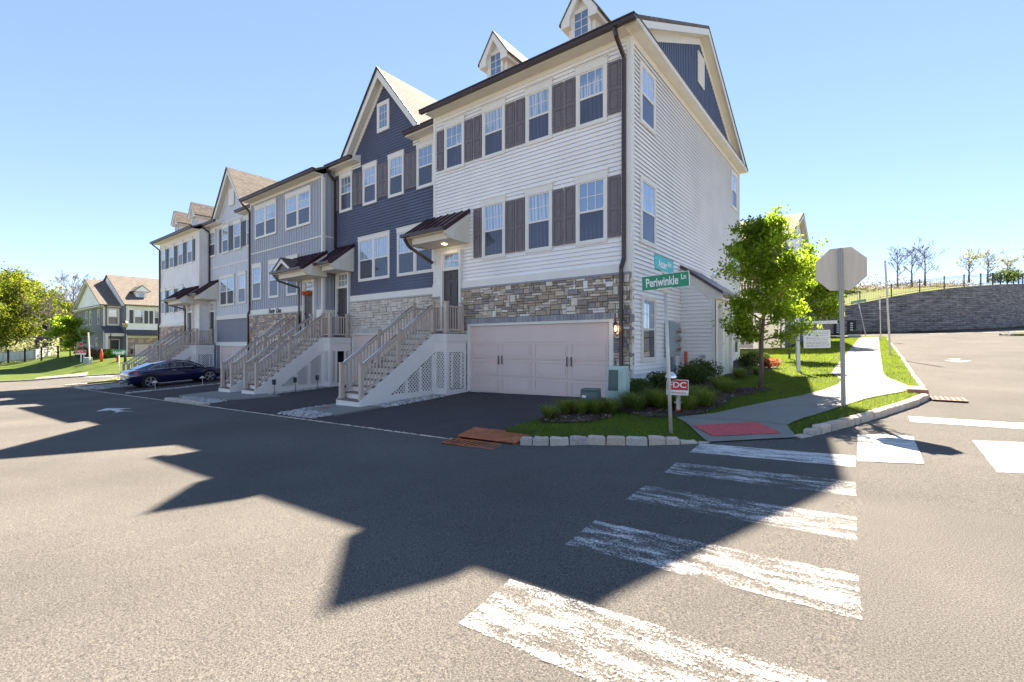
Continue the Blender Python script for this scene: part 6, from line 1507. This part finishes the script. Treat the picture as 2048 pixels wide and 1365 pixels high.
k = MB(); laps(k, PW, lambda z: (W1_+.1, W2_), 3.2+.5, ze-.3, .2, .02); k.box(W1_, W2_, -pr_-.015, -pr_, 3.6, ze); k.build('front_siding', M['white'], H)
for a in ((PL, 0, dp, ze-.3, ze), (PL, 0, .14, -.3, ze-.3), (PF_, 0, .14, -.3, ze-.3), (PF_, .14, W1_, ze-.3, ze), (PW, W1_, W2_, ze-.3, ze), (PW, W1_, W1_+.14, -.3, ze-.3)): MB().pbox(a[0], a[1], a[2], 0, .05, a[3], a[4]).build('trim_board', M['cream'], H)
MB().pbox(PW, W1_+.14, W2_, 0, .14, 2.75, 3.02).build('trim_board', M['cream'], H)
th = .14
def rs_(pts, m='shingle', nm='roof'):
    r = MB(); r.hexa([(a, b, c-th) for a, b, c in pts]+pts); o = r.build(nm, M[m], H, fixn=True); uv_faces(o); return o
rs_([(-.45, -.4, ze+.0), (W1_+2, -.4, ze+.0), (W1_+2, dp/2, rzL), (-.45, dp/2, rzL)]); rs_([(-.45, dp/2, rzL), (W1_+2, dp/2, rzL), (W1_+2, dp+.4, ze), (-.45, dp+.4, ze)])
rz2 = 10.95; yr2 = 5.9
rs_([(W1_-.25, -pr_-.4, ze), (W2_+.4, -pr_-.4, ze), (W2_+.4, yr2, rz2), (W1_-.25, yr2, rz2)]); rs_([(W1_-.25, yr2, rz2), (W2_+.4, yr2, rz2), (W2_+.4, dp+.6, ze), (W1_-.25, dp+.6, ze)])
g_ = [(-pr_, ze-.1), (yr2, rz2-.2), (dp, ze-.1)]; MB().prism([(W1_-.1, u, z) for u, z in g_], [(W1_+.03, u, z) for u, z in g_]).build('gable_siding', M['white'], H)
k = MB()
for s_ in (-1, 1):
    a = Vector((-.42, dp/2+s_*(dp/2+.35), ze-.1)); b = Vector((-.42, dp/2, rzL-.14)); dn = Vector((0, 0, -.3)); k.prism([a, b, b+dn, a+dn*.5], [q+Vector((.05, 0, 0)) for q in (a, b, b+dn, a+dn*.5)]); k.q(a+dn*.2, b+dn*.2, b+dn*.2+Vector((.42, 0, 0)), a+dn*.2+Vector((.42, 0, 0)))
k.box(-.42, -.06, -.35, dp+.35, ze-.25, ze-.1); k.build('rake_board', M['soffit'], H)
MB().box(2.95, 4.05, -.3, 3.2, ze+.6, ze+1.95).build('dormer', M['white'], H)
do = MB().pbox(PY(-.3), 2.93, 4.07, -.02, .01, ze+.5, ze+.7).build('dormer_sill', M['white'], H)
k = MB(); k.prism([(2.6, -.65, ze+1.8), (4.4, -.65, ze+1.8), (3.5, -.65, ze+2.6)], [(2.6, 4, ze+1.8), (4.4, 4, ze+1.8), (3.5, 4, ze+2.6)]); ro = k.build('dormer_roof', M['shingle'], H, fixn=True); uv_faces(ro)
MB().prism([(2.72, -.69, ze+1.78), (4.28, -.69, ze+1.78), (3.5, -.69, ze+2.46)], [(2.72, -.655, ze+1.78), (4.28, -.655, ze+1.78), (3.5, -.655, ze+2.46)]).build('dormer_gable', M['white'], H)
window(H, PY(-.3), 3.15, 3.85, ze+.72, ze+1.75, single=True, cols=2, rows=2, upm='pane_plain')
window(H, PF_, .25, 1.42, 4.25, 6.3, cols=1, rows=1, trim=.14)
for u in (2.3, 4.25): window(H, PW, u, u+.98, 4.4, 6.3, head=.2, cols=1, rows=1)
for u in (1.9, 3.33, 3.82, 5.28): shutter(H, PW, u, u+.36, 4.5, 6.05, 'shutter_dark')
for u, z0, z1 in ((8.2, 4.4, 6.25), (6.1, 4.4, 6.25), (2.0, 4.4, 6.25), (10.8, .8, 2.8), (2.9, .8, 2.8)): window(H, PL, u, u+.8, z0, z1, cols=1, rows=1, upm='pane_plain')
door(H, PF_, .5, 1.35, .4, 2.5, 'blackdoor')
k = MB(); k.hexa([(-.25, -1.5, 3.3), (W1_+.3, -1.5, 3.3), (W1_+.3, 0, 4.0), (-.25, 0, 4.0), (-.25, -1.5, 3.42), (W1_+.3, -1.5, 3.42), (W1_+.3, 0, 4.15), (-.25, 0, 4.15)]); ro = k.build('porch_roof', M['shingledark'], H, fixn=True); uv_faces(ro)
MB().box(-.15, W1_, -1.4, -1.2, 2.95, 3.3).box(-.1, .12, -1.4, -1.15, .2, 2.95).build('porch_post', M['cream'], H); MB().box(-.2, W1_, -1.5, 0, -.6, .3).build('porch_floor', M['conc'], H)
k = MB(); k.hexa([(W1_-.1, -pr_-.9, 3.0), (W2_, -pr_-.9, 3.0), (W2_, -pr_, 3.6), (W1_-.1, -pr_, 3.6), (W1_-.1, -pr_-.9, 3.1), (W2_, -pr_-.9, 3.1), (W2_, -pr_, 3.75), (W1_-.1, -pr_, 3.75)]); ro = k.build('garage_roof', M['shingledark'], H, fixn=True); uv_faces(ro)
s = MB(); ashlar(s, PW, W1_+.14, W2_, -.5, 2.75, [(2.4, 7.2, -1, 1.95)], seed=8, cell=.16, d=.06); s.build('stone_veneer', M['stonebrown'], H)
garage(H, PW, 2.55, 7.1, -.4, 1.85, handles=False)
downspout(H, [(.15, -.3, ze-.1), (.15, -.12, ze-.5), (.15, -.12, 4.1)]); downspout(H, [(.3, -1.6, 3.2), (.35, -1.3, 2.8), (.35, -1.3, .2)])
MB().box(2.0, 2.2, -pr_-.2, -pr_-.06, .9, 1.4).build('lantern', M['black'], H)
# things on the far lawn
def rayp(px, D): a = (px-1024)/931; return (D*(a*.7906-.6124), D*(a*.6124+.7906))
x, y = rayp(203, 50); z = T(x, y)+.1; tag(MB().lathe((x, y, z-.1), [(.13, 0), (.13, .9), (.08, 1.1), (.07, 1.35), (.0, 1.42)], 10).build('pipeline_marker', M['orange'], smooth=True), 'bright orange marker post on the far lawn between hydrant and gray box', 'marker post')
x, y = rayp(236, 50); z = T(x, y)+.12; t = thing('fire_hydrant', (x, y, z), 'red fire hydrant on the far lawn behind the first stair post', 'fire hydrant')
MB().lathe((x, y, z), [(.19, 0), (.19, .06), (.13, .07), (.13, .55), (.17, .56), (.17, .62), (.13, .64), (.11, .74), (.04, .8), (.04, .86), (0, .87)], 14).build('barrel', M['redhyd'], t)
for d in ((.2, 0), (-.2, 0), (0, -.22)): MB().tube([(x, y, z+.42), (x+d[0], y+d[1], z+.42)], .07, 8).build('nozzle', M['redhyd'], t)
x, y = rayp(175, 49.5); z = T(x, y)+.12; t = thing('pedestal', (x, y, z), 'squat gray utility pedestal beside a white post on the far lawn', 'utility box')
MB().box(x-.3, x+.3, y-.3, y+.35, z-.1, z+.62).build('box', M['meter'], t, bevel=.03)
x, y = rayp(180, 49); z = T(x, y)+.1; t = tag(MB().bar((x, y, z-.1), (x-.1, y-.12, z+3.35), .11, .09).build('marker_pole', M['steel']), 'pale leaning post on the far lawn right of the gray pedestal', 'post')
x, y = rayp(162, 51); z = T(x, y)+.1; t = thing('fire_connection', (x, y, z), 'small distant red sign with round red bell on the far lawn near the young tree', 'fire connection', rz=R_(70), world=False)
MB().box(-.05, .05, .02, .1, -.1, 1.2).box(.2, .26, .02, .1, -.1, .9).build('pipe', M['signwhite'], t); sp = MB().box(-.42, .42, -.01, .01, .85, 1.35).build('sign_panel', M['signwhite'], t); MB().box(-.4, .4, -.02, -.01, 1.0, 1.33).build('red_field', M['red'], sp); text_mesh('lettering', 'FDC', .3, M['signwhite'], sp, (0, -.025, 1.16), (R_(90), 0, 0), .002)
MB().lathe((0, 0, 1.95), [(.0, -.15), (.15, -.05), (.15, .1), (0, .17)], 10).box(-.02, .02, -.02, .02, 1.35, 1.85).build('bell', M['red'], t)
x, y = rayp(250.5, 50); z = T(x, y)+.1; t = thing('street_lamp', (x, y, z), 'black street lamp with glass lantern in front of the sage house garage', 'street lamp')
MB().lathe((x, y, z), [(.14, 0), (.12, .5), (.06, .7), (.05, 3.75)], 10).build('pole', M['black'], t); MB().lathe((x, y, z+3.75), [(.1, 0), (.24, .12), (.28, .5)], 8).build('globe', M['lampglass'], t); MB().lathe((x, y, z+4.25), [(.3, 0), (.16, .18), (.05, .26), (.0, .4)], 8).build('cap', M['black'], t)
x, y = rayp(193, 58); z = T(x, y)+.1; t = thing('ac_unit', (x, y, z), 'gray air conditioner condenser beside the sage wall', 'air conditioner', rz=.2, world=False)
MB().box(-.6, .6, -.5, .5, 0, 1.35).build('casing', M['ac'], t, bevel=.03); k = MB()
for i in range(14): k.box(-.56+i*.08, -.53+i*.08, -.515, -.5, .1, 1.2)
k.build('grille', M['meter'], t); MB().lathe((0, 0, 1.35), [(.42, 0), (.42, .03), (.1, .06)], 12).build('fan_guard', M['black'], t)
for i, (px, D, r, h, lab, m_) in enumerate([(166, 57, .9, 1.3, 'dark green shrub against the sage house wall by the young tree', 'leafdark'), (183, 56.5, .8, 1.0, 'reddish low shrub below the sage wall window', 'blossom'), (212, 54, .9, 1.0, 'dark shrub left of the bright one by the far porch', 'leafdark'), (226, 53.5, .85, 1.0, 'bright green shrub in front of the far black door', 'leafmaple')]):
    x, y = rayp(px, D); z = T(x, y)+.1; t = thing('shrub', (x, y, z), lab, 'shrub', None, world=False); c = MB(); rn = random.Random(80+i)
    while len(c.f) < 700:
        d = Vector((rn.gauss(0, 1), rn.gauss(0, 1), rn.gauss(0, 1))).normalized()*rn.uniform(.6, 1); leafy(c, Vector((d.x*r, d.y*r, abs(h*.45+d.z*h*.55))), .09, rn)
    c.build('foliage', M[m_], t)
x, y = rayp(140, 54); rn = random.Random(9)
make_tree('maple_tree', (x, y, T(x, y)+.1), 'small bright green street tree on the far lawn left of the sage house', 'tree', rn, 5.0, 1.6, 1.75, 13, 5500, .12, 'leafmaple', r0=.09, spread=.2)
# far fence, white board fence, screen
def fence_line(name, a, b, h, label, cat, step, slat, m, solid=False):
    A = Vector((*a, T(*a)+.05)); B_ = Vector((*b, T(*b)+.05)); t = thing(name, tuple(A), label, cat); L = (B_-A).length; U = Vector((0, 0, 1))
    n = max(1, round(L/step))
    for i in range(n+1): p = A.lerp(B_, i/n); w_ = .09; MB().box(p.x-w_, p.x+w_, p.y-w_, p.y+w_, p.z-.2, p.z+h+.1).build('post', M[m], t)
    r = MB(); 
    if solid:
        r.bar(A+U*(h*.5), B_+U*(h*.5), .05, h*.94)
        k = int(L/.25)
        for i in range(k): p = A.lerp(B_, i/k); r.bar(p+U*.1, p+U*h, .06, .012, up=(0, 1, 0))
        r.build('panel', M[m], t)
    else:
        for hh in (.12, h-.28, h-.05): r.bar(A+U*hh, B_+U*hh, .04, .05)
        r.build('rail', M[m], t); k = int(L/slat); q = MB()
        for i in range(k): p = A.lerp(B_, (i+.5)/k); q.bar(p+U*.05, p+U*h, .03, .03, up=(0, 1, 0))
        q.build('pickets', M[m], t)
f1 = rayp(-150, 62); f2 = rayp(116, 62)
fence_line('metal_fence', f1, f2, 1.55, 'black metal picket fence in front of the white board fence at far left', 'fence', 2.35, .16, 'black')
f1 = rayp(-150, 66); f2 = rayp(70, 66); f3 = rayp(118, 71)
fence_line('board_fence', f1, f2, 1.35, 'white vinyl board fence running behind the black picket fence', 'fence', 2.4, .2, 'vinyl', True)
fence_line('board_fence', f2, f3, 1.5, 'short white vinyl fence section angling back below the dark screen', 'fence', 2.4, .2, 'vinyl', True)
x, y = rayp(92, 70); z = T(x, y)+1.05; t = thing('equipment_screen', (x, y, z), 'black louvred equipment screen standing before the yellow green woods', 'screen', rz=R_(52), world=False)
MB().box(-1.15, 1.15, -.5, .5, -1.2, 1.75).build('panel', M['black'], t); MB().box(-1.2, 1.2, -.55, .55, 1.75, 1.85).box(-1.1, 1.1, -.53, -.5, 1.3, 1.36).build('rail', M['shutter'], t)
# woods at the left, beyond the fences
GW = 'leafy trees of the woods at the far left'
rn = random.Random(77)
proto = [make_tree('woodland_tree', (0, 0, 0), 'x x x x', 'tree', random.Random(100+i), 11, 2.6, 4.6, 18, 13000, .155, 'leafyellow', 'bark', levels=3, r0=.2, spread=.55, group=GW, upb=.45, minr=.02) for i in range(3)]
spots = [(-60, 84, 1.35, 'tall yellow green tree beyond the left picture edge'), (8, 84, 1.38, 'tallest leafy tree at the left picture edge'), (34, 76, 1.12, 'yellow green tree rising above the white board fence'), (56, 82, .96, 'yellow green tree just left of the black equipment screen'), (76, 92, 1.05, 'leafy tree whose crown tops the woods left of the bare trees'), (92, 84, .86, 'lower yellow green tree directly behind the equipment screen'), (112, 92, .62, 'low yellow green tree right behind the thick bare trunk'), (132, 96, .86, 'yellow green tree behind the small street tree'), (152, 90, .8, 'yellow green tree touching the sage house wall'), (-12, 72, 1.0, 'leafy tree at the left edge in front of the woods'), (240, 110, .95, 'leafy tree hidden behind the sage house roof'), (298, 105, 1.14, 'pale leafy treetop over the sage house roof')]
for i, (px, D, sc, lab) in enumerate(spots):
    x, y = rayp(px, D); o = proto[i] if i < 3 else None
    if o: o.location = (x, y, T(x, y)-.2); o.rotation_euler[2] = i*2.1; o.scale = (sc,)*3; o['label'] = lab
    else: copy_tree(proto[i % 3], (x, y, T(x, y)-.2), i*1.7, sc, lab)
GL = 'leafless trees in the woods at the far left'
for i, (px, D, h, lab) in enumerate([(15, 78, 12.3, 'leafless tree among the leaves at the left picture edge'), (76, 82, 10.5, 'thin leafless tree left of the many stemmed one'), (97, 74, 9.0, 'many stemmed leafless tree behind the equipment screen'), (118, 84, 10.0, 'slender leafless tree left of the tall sky line one'), (146, 86, 14.2, 'tallest leafless tree standing against the sky beside the sage house'), (178, 98, 15.0, 'leafless treetop over the ridge of the sage house')]):
    x, y = rayp(px, D); bare('bare_tree', x, y, T(x, y)-.1, h, lab, 200+i, GL, cr=h*.38, r0=.24, minr=.02, limbs=12, upb=.9)
hd = MB(); rn = random.Random(15)
for i in range(7000):
    px = rn.uniform(-150, 118); D = rn.uniform(68, 78); x, y = rayp(px, D); c = mnoise.noise(Vector((x*.3, y*.3, 0)))
    if 'x' and (c > -.4): leafy(hd, Vector((x, y, T(x, y)+rn.random()*(2.6+1.3*c))), .19, rn)
tag(hd.build('hedge', M['leafpale']), 'pale silvery green thicket behind the far fences', 'thicket', kind='stuff')
ud = MB()
for i in range(14000):
    px = rn.uniform(-200, 340); D = rn.uniform(88, 120); x, y = rayp(px, D); c = mnoise.noise(Vector((x*.15, y*.15, 5)))
    leafy(ud, Vector((x, y, T(x, y)+rn.random()*(6.8+2.5*c))), .3, rn)
tag(ud.build('woods', M['leafyellow']), 'distant spring woods filling the gaps behind the far left trees', 'woods', kind='stuff')
